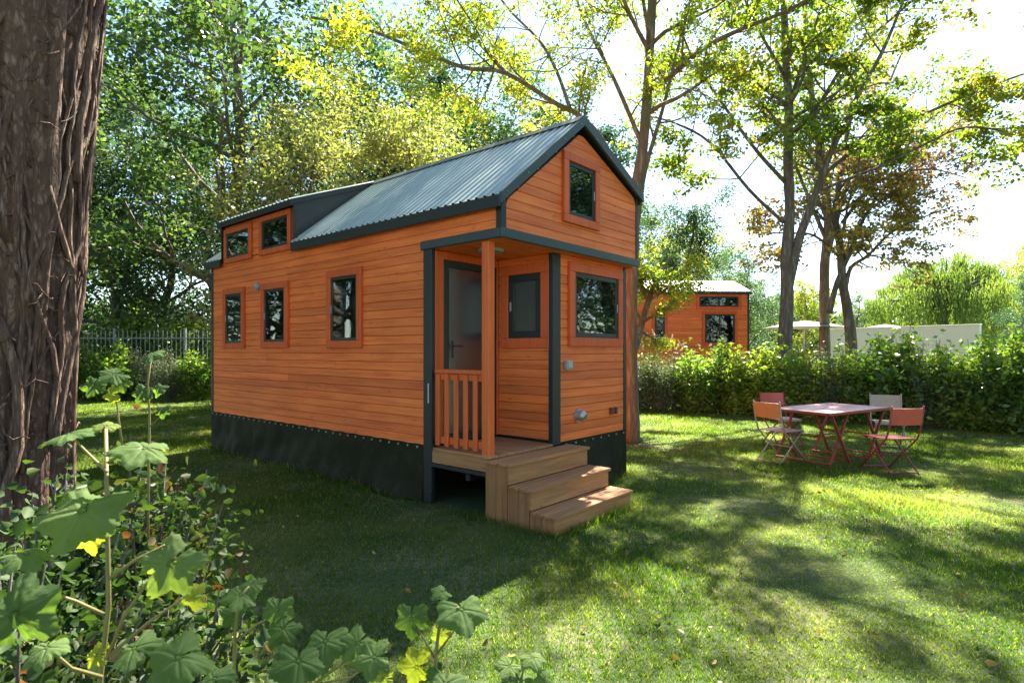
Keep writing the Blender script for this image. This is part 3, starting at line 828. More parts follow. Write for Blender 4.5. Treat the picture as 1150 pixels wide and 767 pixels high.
class Tree:
    def __init__(s, seed):
        s.rr = random.Random(seed); s.r = np.random.default_rng(seed); s.mb = MB(); s.tw = []
    def wander(s, a, d, L, n, gnarl, up):
        pts = [Vector(a)]; d = Vector(d).normalized()
        for i in range(n):
            d = (d + Vector((s.rr.gauss(0, gnarl), s.rr.gauss(0, gnarl), s.rr.gauss(0, gnarl) + up))).normalized()
            pts.append(pts[-1] + d*L/n)
        return pts
    def grow(s, a, d, L, rad, lev, spread=.8, up=.06, kids=(3, 5), gnarl=.16):
        n = 5 if lev > 0 else 4
        pts = s.wander(a, d, L, n, gnarl, up)
        rs = [rad*(1 - .75*i/n) for i in range(n+1)]
        if rad > .004: s.mb.tube(pts, rs, 7 if rad > .05 else (5 if rad > .02 else 3), False)
        if lev == 0:
            s.tw.append(pts); return
        for k in range(s.rr.randint(*kids)):
            t = s.rr.uniform(.3, 1.0); i = min(n-1, int(t*n)); p = pts[i].lerp(pts[i+1], t*n-i)
            dd = (pts[i+1]-pts[i]).normalized()
            q = Vector((s.rr.gauss(0, 1), s.rr.gauss(0, 1), s.rr.gauss(.1, .8))); q = (q - dd*q.dot(dd)).normalized()
            s.grow(p, dd*(1-spread*.45)+q*spread, L*s.rr.uniform(.5, .72), rs[i]*.6, lev-1, spread, up, kids, gnarl)
        if lev <= 1: s.tw.append(pts[-3:])
    def limb(s, pts, r0, r1, n=10, sides=10):
        """a traced limb smoothed through its points"""
        pts = [Vector(p) for p in pts]; out = []; m = len(pts)
        for i in range(m-1):
            p0 = pts[max(i-1, 0)]; p1 = pts[i]; p2 = pts[i+1]; p3 = pts[min(i+2, m-1)]
            for k in range(4):
                t = k/4; out.append(.5*((2*p1)+(p2-p0)*t+(2*p0-5*p1+4*p2-p3)*t*t+(3*p1-p0-3*p2+p3)*t**3))
        out.append(pts[-1]); k = len(out)
        rs = [(r0 + (r1-r0)*i/(k-1))*(1+.06*s.rr.uniform(-1, 1)) for i in range(k)]
        s.mb.tube(out, rs, sides, True); return out, rs
    def sprout(s, out, rs, cnt, L, lev=1, t0=.3, spread=.9, up=.05, kids=(3, 5), side=None):
        k = len(out)
        for c in range(cnt):
            i = int((t0 + (1-t0)*s.rr.random())*(k-2)); dd = (out[i+1]-out[i]).normalized()
            q = Vector((s.rr.gauss(0, 1), s.rr.gauss(0, 1), s.rr.gauss(.15, .7)))
            if side: q += Vector(side)
            q = (q-dd*q.dot(dd)).normalized()
            s.grow(out[i], dd*.5+q*spread, L*s.rr.uniform(.6, 1.1), min(rs[i]*.55, .06), lev, .8, up, kids)
    def leaves(s, per, size, rad, droop=.2, asp=.55, flat=.7, keep=1.0, **kw):
        base = np.array([[*p] for tw in s.tw for p in tw[1:]], np.float32)
        if keep < 1: base = base[s.r.random(len(base)) < keep]
        cen = np.repeat(base, per, axis=0)
        off = s.r.normal(size=cen.shape)*rad*.6; off[:, 2] *= flat
        cen = cen + off
        sz = s.r.uniform(.6, 1.25, len(cen))*size
        t = tint_of(cen, s.r, **kw)
        return leaf_arrays(cen, sz, s.r, droop, asp, t)
    def finish(s, name, label, cat, base, bk, lf, arr, group=None, relative=True):
        T = thing(name, label, cat, base, 0, group); b = Vector(base)
        s.mb.v = [(v[0]-b.x, v[1]-b.y, v[2]-b.z) for v in s.mb.v]
        s.mb.build('trunk', bk, T, True)
        V, Fq, t = arr; V = V - np.array([b.x, b.y, b.z], np.float32)
        np_mesh('crown', V, Fq, t, lf, T)
        print('LEAVES', label[:40], len(Fq))
        return T

def PL(lst, d, dd=None):
    return [P(x, y, d if dd is None else d + dd*i/(len(lst)-1)) for i, (x, y) in enumerate(lst)]

# --- tree beside the house (leafy yellow-green ash-like crown over the roof)
def tree_a():
    T = Tree(11); D = 9.9
    b = P(711, 500, D); b.z = -.05
    tr, rs = T.limb([b, P(709, 440, D), P(708, 380, D), P(710, 300, D), P(714, 220, D), P(722, 165, D), P(728, 90, D), P(732, 10, D), P(738, -90, D), P(735, -220, D+.3)], .125, .06)
    T.sprout(tr, rs, 9, 1.6, 1, .62)
    o, q = T.limb([P(708, 405, D), P(716, 380, D+.3), P(726, 345, D+.6), P(736, 318, D+.8), P(752, 290, D+1.2)], .08, .025); T.sprout(o, q, 13, .75, 1, .3, up=-.02)
    o, q = T.limb([P(709, 330, D), P(716, 250, D+.5), P(725, 190, D+.8), P(745, 120, D+1), P(765, 40, D+1.2), P(790, -60, D+1.4)], .055, .02); T.sprout(o, q, 7, 1.4, 1, .45)
    o, q = T.limb([P(729, 100, D), P(750, 88, D-.2), P(790, 55, D-.5), P(835, 32, D-.8), P(885, 12, D-1), P(940, -20, D-1.2)], .055, .02); T.sprout(o, q, 9, 1.1, 1, .2)
    # limbs reaching left over the house
    o, q = T.limb([P(708, 330, D), P(701, 240, D), P(680, 165, D-.15), P(650, 130, D-.3), P(625, 117, D-.5), P(567, 82, D-1), P(520, 76, D-1.5), P(460, 52, D-2), P(406, 31, D-2.4), P(350, 20, D-2.8)], .06, .014); T.sprout(o, q, 20, 1.05, 1, .3, up=.0)
    o, q = T.limb([P(567, 82, D-1), P(535, 45, D-1), P(495, 5, D-1), P(450, -60, D-1)], .032, .012); T.sprout(o, q, 9, 1.2, 1, .1, up=.02)
    o, q = T.limb([P(640, 122, D-.4), P(625, 80, D-.2), P(605, 45, D), P(563, 0, D+.2), P(530, -70, D+.4)], .032, .012); T.sprout(o, q, 10, 1.2, 1, .1)
    o, q = T.limb([P(722, 165, D), P(690, 90, D+.3), P(655, 20, D+.6), P(630, -60, D+.8)], .042, .015); T.sprout(o, q, 10, 1.3, 1, .2)
    o, q = T.limb([P(730, 60, D), P(700, 0, D-.6), P(670, -90, D-1.4)], .04, .015); T.sprout(o, q, 9, 1.3, 1, .2)
    for e, c_ in (((4.6, 8.6, 9.6), 8), ((2.6, 7.6, 10.6), 8)):
        p0 = P(735, -90, D); e = Vector(e); o, q = T.limb([p0, p0.lerp(e, .5)+Vector((0, 0, .5)), e], .05, .02); T.sprout(o, q, c_, 1.3, 1, .35)
    arr = T.leaves(34, .08, .15, .6, .42, keep=.5, bias=.66, spread=.2)
    T.finish('ash_tree', 'slender leaning tree beside the house, its yellow-green limbs reaching over the roof', 'tree', (b.x, b.y, 0), B_moss, L_yel, arr)
tree_a()

def tree_b():
    T = Tree(21); D = 16.0; b = P(881, 394, D); b.z = -.05
    tr, rs = T.limb([b, P(881, 400, D), P(884, 330, D), P(883, 290, D), P(887, 240, D), P(885, 180, D), P(886, 120, D), P(882, 60, D), P(880, 0, D), P(878, -90, D)], .20, .06); T.sprout(tr, rs, 20, 2.0, 1, .62)
    for pts, r0, dd, cnt in (
        ([(884, 330), (897, 270), (908, 240), (920, 205), (938, 160), (962, 110), (990, 60), (1015, 0), (1040, -70)], .15, -1.2, 26),
        ([(880, 250), (841, 213), (798, 161), (759, 139), (725, 130)], .06, -1.5, 13),
        ([(882, 205), (850, 170), (815, 122), (780, 70), (760, 20)], .07, -1.0, 15),
        ([(920, 200), (960, 168), (998, 148), (1063, 117), (1128, 91), (1190, 70)], .07, -2.5, 22),
        ([(922, 214), (955, 200), (989, 187), (1041, 161), (1085, 143), (1140, 150)], .055, -2.0, 16),
        ([(890, 152), (920, 117), (954, 65), (1011, 13), (1060, -30)], .07, -1.0, 18),
        ([(886, 120), (905, 60), (925, 0), (950, -80)], .07, 1.0, 15),
        ([(884, 90), (850, 30), (820, -40)], .06, -1.5, 12)):
        o, q = T.limb(PL(pts, D, dd), r0*.85, .018); T.sprout(o, q, int(cnt*.62), 1.4, 1, .3, up=.02)
    for e, c_ in (((7.6, 10.6, 10.6), 9), ((11, 12.4, 11.4), 8), ((5.0, 12.8, 11.4), 7)):
        p0 = P(880, 0, D); e = Vector(e); o, q = T.limb([p0, p0.lerp(e, .5)+Vector((0, 0, .8)), e], .04, .015); T.sprout(o, q, c_, 1.5, 1, .45)
    arr = T.leaves(30, .115, .23, .15, .75, .45, keep=.52, bias=.66)
    T.finish('maple_tree', 'tall forked maple rising behind the hedge, the nearest of the trunks there', 'tree', (b.x, b.y, 0), B_grey, L_map, arr)
    # second, paler trunk
    T = Tree(22); D = 21.0; b = P(926, 394, D); b.z = -.05
    tr, rs = T.limb([b, P(926, 370, D), P(926, 300, D), P(930, 250, D), P(922, 180, D), P(912, 110, D), P(905, 30, D), P(900, -60, D)], .20, .06); T.sprout(tr, rs, 12, 2.3, 1, .5)
    for pts, r0, dd, cnt in (([(926, 300), (936, 260), (952, 205), (975, 150), (1000, 90), (1030, 20)], .14, 1.5, 26),
                             ([(928, 270), (905, 215), (880, 150), (860, 80)], .10, 1.0, 12),
                             ([(950, 210), (1000, 170), (1050, 130), (1090, 100)], .06, -1, 16),
                             ([(930, 250), (915, 200), (935, 120), (960, 40)], .08, 0, 14)):
        o, q = T.limb(PL(pts, D, dd), r0*.8, .02); T.sprout(o, q, int(cnt*.6), 2.0, 1, .3)
    arr = T.leaves(24, .13, .28, .1, .75, .45, keep=.5, bias=.68)
    T.finish('maple_tree', 'pale brown trunk with yellowing crown, between the two darker trunks behind the hedge', 'tree', (b.x, b.y, 0), B_brown, L_map, arr)
    # third, dark leaning trunk with plum leaves low in its crown
    T = Tree(23); D = 18.5; b = P(957, 394, D); b.z = -.05
    tr, rs = T.limb([b, P(956, 385, D), P(952, 350, D), P(946, 315, D), P(944, 280, D), P(938, 240, D), P(945, 190, D), P(955, 130, D)], .19, .06); T.sprout(tr, rs, 14, 1.8, 1, .6)
    for pts, r0, dd, cnt in (([(950, 322), (956, 300), (975, 287), (1000, 262), (1035, 245), (1070, 232)], .07, -.5, 26),
                             ([(931, 352), (940, 318), (955, 282), (968, 250), (990, 215), (1030, 185)], .10, -.3, 24),
                             ([(944, 290), (915, 265), (885, 262), (850, 262)], .05, -.5, 16),
                             ([(946, 250), (985, 205), (1040, 190), (1085, 200)], .06, 1.5, 22)):
        o, q = T.limb(PL(pts, D, dd), r0, .015); T.sprout(o, q, cnt, 1.35, 1, .35, up=.0)
    arr = T.leaves(16, .115, .24, .1, .8, .4, keep=.5, bias=.68)
    T.finish('plum_tree', 'dark leaning trunk behind the hedge with purple-brown leaves low in its crown', 'tree', (b.x, b.y, 0), B_grey, L_purple, arr)
tree_b()

# --- big ivy-covered trunk at the left edge
def old_tree():
    D = 4.9; T = thing('old_tree', 'massive old furrowed trunk wrapped in bare ivy stems at the left edge', 'tree', (-4.32, D, 0))
    r = np.random.default_rng(5); nz, na = 150, 120; zs = np.linspace(-.05, 11.0, nz); V = []
    fur = r.normal(size=(24,)); ph = r.random(24)*6.28
    ang = np.linspace(0, 2*np.pi, na, endpoint=False)
    for z in zs:
        base = .395 + .056*np.minimum(z, 5) + .08*np.exp(-z*2.2) + (.05*np.exp(-((z-5.2)/1.2)**2))
        rad = base*(1+.05*np.sin(3*ang+.4*z+1)+.035*np.sin(5*ang-.3*z)) 
        for k, (nn, am) in enumerate(((11, .014), (17, .013), (26, .012), (37, .010), (52, .008))):
            rad += am*np.sin(nn*ang+ph[k]+1.1*np.sin(z*(.9+.3*k)+ph[k+5])+.5*np.sin(z*3.1+ph[k+9]))
        rad += r.normal(0, .003, na)
        V.append(np.stack([rad*np.cos(ang)+.03*np.sin(z*.6)+.0*z, rad*np.sin(ang), np.full(na, z)], 1))
    V = np.concatenate(V); i = np.arange(nz-1)[:, None]*na; j = np.arange(na)[None]; jn = (j+1) % na
    Fq = np.stack([i+j, i+jn, i+na+jn, i+na+j], -1).reshape(-1, 4)
    np_mesh('trunk', V, Fq, np.zeros(len(V)), B_old, T, True)
    rr = random.Random(9); mb = MB()
    def rad_at(z): return .42 + .056*min(z, 5) + .08*math.exp(-z*2.2) + (.05*math.exp(-((z-5.2)/1.2)**2))
    for k in range(46):
        a = rr.uniform(-2.9, .5); z = rr.uniform(0, 3); pts = []; th = rr.uniform(.008, .026) if k > 7 else rr.uniform(.035, .05)
        da = rr.uniform(-.10, .10)
        for q in range(rr.randint(14, 40)):
            R_ = rad_at(z)*(1+.03*math.sin(3*a))+th*.3; pts.append((R_*math.cos(a)+.03*math.sin(z*.6), R_*math.sin(a), z))
            z += .16; da = da*.8 + rr.gauss(0, .045); a += da
        mb.tube(pts, [th*(1-.6*i_/len(pts)) for i_ in range(len(pts))], 6)
    for k in range(170):                                                # thin twigs that leave the trunk sideways
        a = rr.uniform(-2.6, .3); z = rr.uniform(.6, 6.5); R_ = rad_at(z); d = rr.choice((-1, 1)); pts = []
        out = .0
        for q in range(rr.randint(5, 11)):
            pts.append(((R_+out)*math.cos(a), (R_+out)*math.sin(a), z)); a += d*rr.uniform(.03, .12); z += rr.gauss(.0, .05); out += rr.uniform(-.004, .018)
        mb.tube(pts, rr.uniform(.0035, .010), 4)
    mb.build('ivy_stem', B_vine, T, True)
    # crown high above, which shades the left of the lawn
    tr = Tree(31)
    for k in range(9):
        a = k*.7+.3; st = Vector((.3*math.cos(a), .3*math.sin(a), 6.5+.45*k)); d = Vector((math.cos(a), math.sin(a), .55))
        tr.grow(st, d, 4.2, .14, 2, .8, .04, (3, 5))
    tr.mb.build('limb', B_old, T, True)
    V, Fq, t = tr.leaves(12, .11, .40, .2, .7, .6)
    q = V.reshape(-1, 4, 3) + np.array([-4.32, D, 0]); c = q.mean(1)
    ok = ~((c[:, 1] > -.5) & (c[:, 2] < 1.55+.66*c[:, 1]+.8) & (c[:, 0] > -4.6))      # no low twigs hang over the lawn
    V = V.reshape(-1, 4, 3)[ok].reshape(-1, 3); t = t.reshape(-1, 4)[ok].ravel(); Fq = np.arange(len(V)).reshape(-1, 4)
    np_mesh('crown', V, Fq, t, L_mid, T)
old_tree()

# --- generic trees for the wood: a few built, the rest copied
def proto(seed, H, name, label, bk, lf, trunk_h=.3, levels=3, per=7, size=.2, rad=.5, spread=.8, asp=.6, group=None, r0=None, loc=(0, 0, 0), up=.07, low=.12, **kw):
    T = Tree(seed); r0 = r0 or H*.017
    pts = [Vector((0, 0, -.05))]; x = y = 0
    for k in range(7):
        x += T.rr.gauss(0, .02*H); y += T.rr.gauss(0, .02*H); pts.append(Vector((x, y, H*.88*(k+1)/7)))
    o, q = T.limb(pts, r0, r0*.22)
    k = len(o)
    for c in range(22):
        t = low + (1-low)*(c+.5)/22; i = int(t*(k-2)); a = c*2.4+T.rr.uniform(-.4, .4)
        Lb = H*.30*(1.15-.65*t)*T.rr.uniform(.75, 1.2)
        T.grow(o[i], Vector((math.cos(a), math.sin(a), .35+.6*t)), Lb, q[i]*.5, 2, spread, up, (2, 4))
    arr = T.leaves(per, size, rad, .15, asp, .7, **kw)
    return T.finish(name, label, 'tree', (0, 0, 0), bk, lf, arr, group), len(arr[1])

G = 'trees of the wood behind the house'
pd, n1 = proto(41, 13, 'tree', 'x', B_grey, L_dark, size=.17, per=20, rad=.5, group=G, low=.05)
pm, n2 = proto(42, 13, 'tree', 'x', B_brown, L_mid, size=.155, per=20, rad=.42, group=G, low=.22)
pb, n3 = proto(43, 12, 'tree', 'x', B_grey, L_blue, size=.16, per=20, rad=.5, group=G, low=.03)
pt, n4 = proto(44, 8, 'tree', 'x', B_grey, L_tan, size=.11, per=22, rad=.34, group=G, low=.1)
py_, n5 = proto(45, 11, 'tree', 'x', B_brown, L_yel, size=.2, per=9, rad=.42, group=G, low=.2, bias=.6)

def place(p, px, D, s, label, rz=0, used=set(), sx=None):
    x = (px-CX)/F*D; sc = (s*(sx or 1), s*(sx or 1), s)
    if p.name in used: o = dup(p, (x, D, 0), rz, label, sc)
    else:
        used.add(p.name); o = p; o.location = (x, D, 0); o.rotation_euler = (0, 0, rz); o.scale = sc; o['label'] = label
    return o
place(pm, 262, 15.5, 1.05, 'tall grey-stemmed tree rising just behind the far end of the house by the dormer', 1.0)
place(pd, 120, 22, 1.0, 'dense dark tree beyond the metal fence, just right of the old trunk', .3)
place(pb, 190, 25, 1.05, 'bluish green tree beyond the fence, left of the far end of the house', 2.0)
place(pt, 345, 14.2, .98, 'smaller tree with tan seed heads right behind the dormer roof', .8)
place(pb, 410, 20, 1.0, 'blue-green tree behind the middle of the house roof', 4.0)
place(pd, 480, 23, 1.0, 'dark tree deep in the wood behind the roof ridge', 1.3)
place(pt, 478, 15.5, 1.0, 'tan flecked tree behind the front half of the roof ridge', 3.0)
place(pb, 560, 24, 1.05, 'bluish tree behind the gable end of the roof', 5.2)
place(pd, 640, 25, .95, 'dark tree showing just above the gable peak', 2.7)
place(pd, 330, 27, 1.1, 'tall dark tree far behind the two dormer windows', 4.4)
place(pm, 60, 20, 1.0, 'tall green tree hidden partly by the old trunk', 2.5)
place(pd, 235, 30, 1.1, 'dark tree furthest back beyond the fence', .1)
place(pm, 520, 31, 1.15, 'tall leafy tree furthest back above the roof', 3.6)
place(pd, 20, 27, 1.1, 'dark tree behind the old trunk at the left edge', 5.0)
place(pd, 415, 33, 1.1, 'dark tree furthest back behind the middle of the roof', 5.6)
place(py_, 770, 30, .75, 'yellowing tree behind the roof of the second orange house', .5)
place(pb, 800, 34, .72, 'bluish tree behind the right end of the second orange house roof', 1.5)
place(pm, 715, 36, .85, 'green tree between the two orange houses', .9)
place(pm, 860, 48, .55, 'distant round green tree left of the parasol', 2.0)
place(py_, 905, 44, .62, 'distant golden tree behind the white parasol', 3.0)
place(pm, 965, 55, .55, 'distant green tree left of the weeping willow', 4.1)
place(pd, 985, 60, .5, 'distant dark tree touching the left side of the willow', 4.1)
place(py_, 1050, 62, .85, 'distant golden tree rising behind the willow', 1.1)
place(pm, 1110, 60, .8, 'distant green tree behind the right side of the willow', .4)
place(pd, 775, 25, .62, 'dark green tree directly behind the pale roof of the second orange house', .7)
place(pb, 835, 27, .50, 'bluish tree just right of the second orange house', 3.3)
place(py_, 1142, 52, 1.0, 'tall golden-green tree right of the willow', 5.1)
place(pb, 1165, 30, .45, 'bluish green tree at the right edge beyond the hedge', 2.2)
place(py_, 1185, 40, .75, 'golden tree at the right edge of the garden beyond the white wall', 2.2)

place(pm, 575, -9, .9, 'tree behind the photographer', 1.2)
for x_, y_, p_, lb_ in ((-14, 3, pd, 'dark tree outside the frame on the left'), (-12.5, 10.5, pb, 'bluish tree hidden behind the old trunk'),
                        (-3, -16, pd, 'dark tree far behind the photographer'), (15, -2, pb, 'bluish tree outside the frame on the right'), (18, 9.5, pm, 'green tree outside the frame beyond the right end of the hedge'), (22, 14, pd, 'dark tree outside the frame on the far right'), (19, 5.5, pd, 'dark tree outside the frame on the right beyond the lawn'), (17, 12.5, pb, 'bluish tree outside the frame right of the hedge'), (-19, 16, pd, 'dark tree outside the frame far to the left'), (-24, 24, pm, 'green tree outside the frame furthest to the left'), (24, 9, pd, 'dark tree outside the frame furthest to the right'), (15.5, 4.5, pb, 'bluish tree outside the frame beside the lawn on the right'), (-10.5, 7.5, pd, 'dark tree outside the frame behind the old trunk'), (-16, 9, pm, 'green tree outside the frame on the left')):
    dup(p_, (x_, y_, 0), x_*.7, lb_, (.95, .95, .95))
def distant():
    r = np.random.default_rng(77); N = 42000; x = r.uniform(-60, 110, N); y = 78 + r.normal(0, 3, N)
    top = 6.2 + 1.6*np.sin(x*.21) + 1.1*np.sin(x*.53+1) + .7*np.sin(x*1.3+2)
    z = top*r.random(N)**.6 + r.normal(0, .25, N); cen = np.stack([x, y, np.clip(z, .1, 12)], 1)
    V, Fq, t = leaf_arrays(cen, r.uniform(.5, 1.1, N), r, .1, .8, tint_of(cen, r, freq=.7))
    tag(np_mesh('distant_wood', V, Fq, t, L_mid), 'far-off line of trees beyond the gardens', 'trees', None, 'stuff')
distant()
# --- weeping willow
def willow():
    D = 42; b = P(1060, HY, D); T = Tree(61); rr = T.rr
    T.limb([(0, 0, 0), (.1, 0, 2), (-.1, .1, 4.2)], .5, .35); cen = []
    for k in range(95):
        a = rr.uniform(0, 6.28); R_ = 4.5*rr.random()**.42; top = 8.2 - 3.0*(R_/4.5)**2.2 + rr.uniform(-.5, .4)
        e = Vector((R_*math.cos(a), R_*math.sin(a), top))
        T.limb([(0, 0, 4.0), e*.45+Vector((0, 0, 2.8)), e], .13, .03, sides=5)
        for s_ in range(60):
            cen.append((e.x+rr.gauss(0, .45), e.y+rr.gauss(0, .45), e.z+rr.gauss(.0, .16)))
        for s_ in range(8):
            p = e + Vector((rr.gauss(0, .28), rr.gauss(0, .28), rr.gauss(0, .15))); z0 = p.z; zb = max(1.4+rr.random()*1.4, z0-5.2*rr.uniform(.5, 1))
            q = rr.gauss(0, .15), rr.gauss(0, .15); z = z0
            while z > zb:
                cen.append((p.x+q[0]*(z0-z)*.2+rr.gauss(0, .06), p.y+q[1]*(z0-z)*.2+rr.gauss(0, .06), z)); z -= .10
    cen = np.array(cen, np.float32); r = T.r; N = len(cen)
    sz = r.uniform(.18, .34, N); d = np.stack([r.normal(0, .2, N), r.normal(0, .2, N), -np.ones(N)], 1)
    a = r.random(N)*6.28; s = np.stack([np.cos(a), np.sin(a), np.zeros(N)], 1)
    V = np.empty((N, 4, 3)); V[:, 0] = cen; V[:, 1] = cen+d*sz[:, None]*.4+s*.035; V[:, 2] = cen+d*sz[:, None]; V[:, 3] = cen+d*sz[:, None]*.4-s*.035
    t = np.repeat(tint_of(cen, r, freq=1.4, spread=.15), 4)
    V = V.reshape(-1, 3) + np.array([b.x, b.y, 0])
    T.mb.v = [(v[0]+b.x, v[1]+b.y, v[2]) for v in T.mb.v]
    T.finish('weeping_willow', 'weeping willow with hanging yellow-green curtains behind the white wall', 'tree', (b.x, b.y, 0), B_grey, L_willow, (V, np.arange(N*4).reshape(-1, 4), t))
willow()

# --- shrubs
def shrub(seed, H, wd, lf, n=5200, size=.06, name='shrub', spikes=0, asp=.55, hexa=False):
    r = np.random.default_rng(seed); rr = random.Random(seed); T = thing(name, 'x', 'shrub'); mb = MB(); cs = []
    for k in range(34):
        a = rr.uniform(0, 6.28); R_ = wd*.5*math.sqrt(rr.random()); h = H*rr.uniform(.55, 1.0)*(1-.3*(R_/(wd*.5))**2)
        e = Vector((R_*math.cos(a), R_*math.sin(a), h)); m_ = Vector((R_*.6*math.cos(a)+rr.gauss(0, .04), R_*.6*math.sin(a), h*.5))
        pts = [Vector((R_*.25*math.cos(a), R_*.25*math.sin(a), 0)), m_, e]; mb.tube(pts, [.012, .008, .003], 4)
        for q in range(9):
            t = (q+1.5)/10.5; p = (pts[0].lerp(m_, t*2) if t < .5 else m_.lerp(e, t*2-1)); cs.append((p.x, p.y, p.z, .16*(1.25-.6*t)))
    cs = np.array(cs); idx = r.integers(0, len(cs), n); c = cs[idx, :3]+r.normal(size=(n, 3))*cs[idx, 3][:, None]*.75
    c[:, 2] = np.abs(c[:, 2])+.02
    V, Fq, t = leaf_arrays(c.astype(np.float32), r.uniform(.6, 1.3, n)*size, r, .05, asp, tint_of(c, r, freq=4, spread=.2), hexa)
    mb.build('stem', B_brown, T); np_mesh('foliage', V, Fq, t, lf, T)
    if spikes:
        c = []
        for k in range(spikes):
            a = rr.uniform(0, 6.28); R_ = wd*.45*math.sqrt(rr.random()); z = H*rr.uniform(.8, 1.08); d = Vector((math.cos(a)*.4, math.sin(a)*.4, 1))
            for q in range(55): c.append(Vector((R_*math.cos(a), R_*math.sin(a), z))+d*(q*.0036)+Vector((rr.gauss(0, .012), rr.gauss(0, .012), 0)))
        c = np.array([[*p] for p in c], np.float32); V, Fq, t = leaf_arrays(c, r.uniform(.012, .024, len(c)), r, 0, .8, r.random(len(c)))
        np_mesh('flower_spike', V, Fq, t, L_flower, T)
    return T
GH = 'mixed shrubs forming the hedge'
sp = {'flower': shrub(1, 1.55, 1.1, L_grey, 5000, .07, 'flowering_shrub', 8, .4), 'hedge': shrub(2, 1.6, 1.15, L_hedge, 5200, .09),
      'lime': shrub(3, 1.55, 1.15, L_lime, 4600, .09), 'grey': shrub(4, 1.6, 1.0, L_grey, 9000, .04, 'small_leaved_shrub', 0, .4), 'hedge2': shrub(5, 1.75, 1.2, L_hedge, 4800, .105)}
for k in sp: sp[k]['group'] = GH
used = set()
def put(kind, x, y, s, rz, label, group=None):
    p = sp[kind]
    if kind in used: o = dup(p, (x, y, 0), rz, label, (s, s, s))
    else: used.add(kind); o = p; o.location = (x, y, 0); o.rotation_euler = (0, 0, rz); o.scale = (s, s, s); o['label'] = label
    if group: o['group'] = group
hl = [(722, 15.6, 'flower', 1.0, 'pale-flowering shrub at the left end of the hedge'),
      (742, 15.2, 'flower', .98, 'second pale-flowering shrub from the left end of the hedge'),
      (762, 15.4, 'grey', .95, 'silvery small-leaved shrub in front of the narrow window of the far house'),
      (782, 14.8, 'hedge', 1.0, 'green shrub just below the double window of the far house'),
      (806, 14.9, 'hedge2', .97, 'large-leaved shrub under the right part of the far house'),
      (830, 14.4, 'lime', 1.0, 'yellow-green shrub at the right corner of the far house'),
      (855, 14.2, 'lime', 1.02, 'bright lime shrub just left of the forked maple trunk'),
      (880, 13.8, 'hedge', 1.03, 'green shrub at the foot of the forked maple trunk'),
      (905, 13.6, 'lime', 1.0, 'lime shrub behind the red backrest of the left far chair'),
      (932, 13.2, 'grey', 1.04, 'dark narrow small-leaved shrub behind the middle of the garden table'),
      (958, 13.0, 'hedge', 1.03, 'green shrub in front of the dark leaning trunk'),
      (985, 12.7, 'hedge2', 1.0, 'leafy shrub behind the beige backrest chair'),
      (1012, 12.4, 'hedge2', 1.08, 'tallest leafy shrub, in front of the white wall'),
      (1040, 12.1, 'grey', 1.05, 'dark small-leaved shrub to the right of the red near chair'),
      (1068, 11.9, 'hedge', 1.05, 'green shrub below the right part of the white wall'),
      (1098, 11.6, 'hedge2', 1.0, 'leafy shrub at the right end of the white wall'),
      (1128, 11.3, 'hedge', 1.1, 'green shrub second from the right edge of the hedge'),
      (1160, 11.0, 'hedge2', 1.05, 'leafy shrub cut off by the right edge'),
      (1195, 10.7, 'lime', 1.0, 'lime shrub beyond the right edge')]
for i, (px, D, k, s, lb) in enumerate(hl): put(k, (px-CX)/F*D, D, s*1.16, i*1.7, lb)
GF = 'shrubs along the metal fence'
for i, (px, D, k, s, lb) in enumerate([(98, 18.6, 'hedge', 1.25, 'green shrub below the fence right beside the old trunk'),
      (128, 18.3, 'hedge2', 1.15, 'large-leaved shrub below the fence, second from the old trunk'), (160, 18.6, 'grey', 1.2, 'grey-green shrub in the middle of the fence'),
      (192, 18.4, 'grey', 1.15, 'grey-leaved shrub near the far corner of the house'), (222, 18.6, 'hedge', 1.15, 'green shrub next to the far corner of the house'),
      (60, 18.2, 'hedge2', 1.3, 'shrub hidden behind the old trunk'), (145, 20.6, 'hedge2', 2.0, 'high shrub standing beyond the fence pickets'), (205, 21, 'hedge', 2.1, 'tall green shrub beyond the fence near the house')]):
    put(k, (px-CX)/F*D, D, s, i*1.3+.5, lb, GF)

# --- metal picket fence
def fence():
    D = 19.6; F_ = thing('metal_fence', 'grey metal picket fence behind the shrubs at the left', 'fence', (P(50, HY, D).x, D, 0), R(-2))
    Ln = 9.5; n = int(Ln/2.4)
    for k in range(n+1): MB().box(k*2.4-.035, k*2.4+.035, -.035, .035, 0, 2.3, None, .005).build('post', M['grey_plastic'], F_)
    for k in range(n):
        m = MB()
        for z in (.35, 1.15, 1.95): m.box(k*2.4+.04, k*2.4+2.36, -.015, .015, z, z+.04)
        for j in range(15):
            x = k*2.4+.16+j*.15; m.box(x-.011, x+.011, -.030, -.016, .1, 2.22)
        m.build('picket_panel', M['grey_plastic'], F_)
fence()

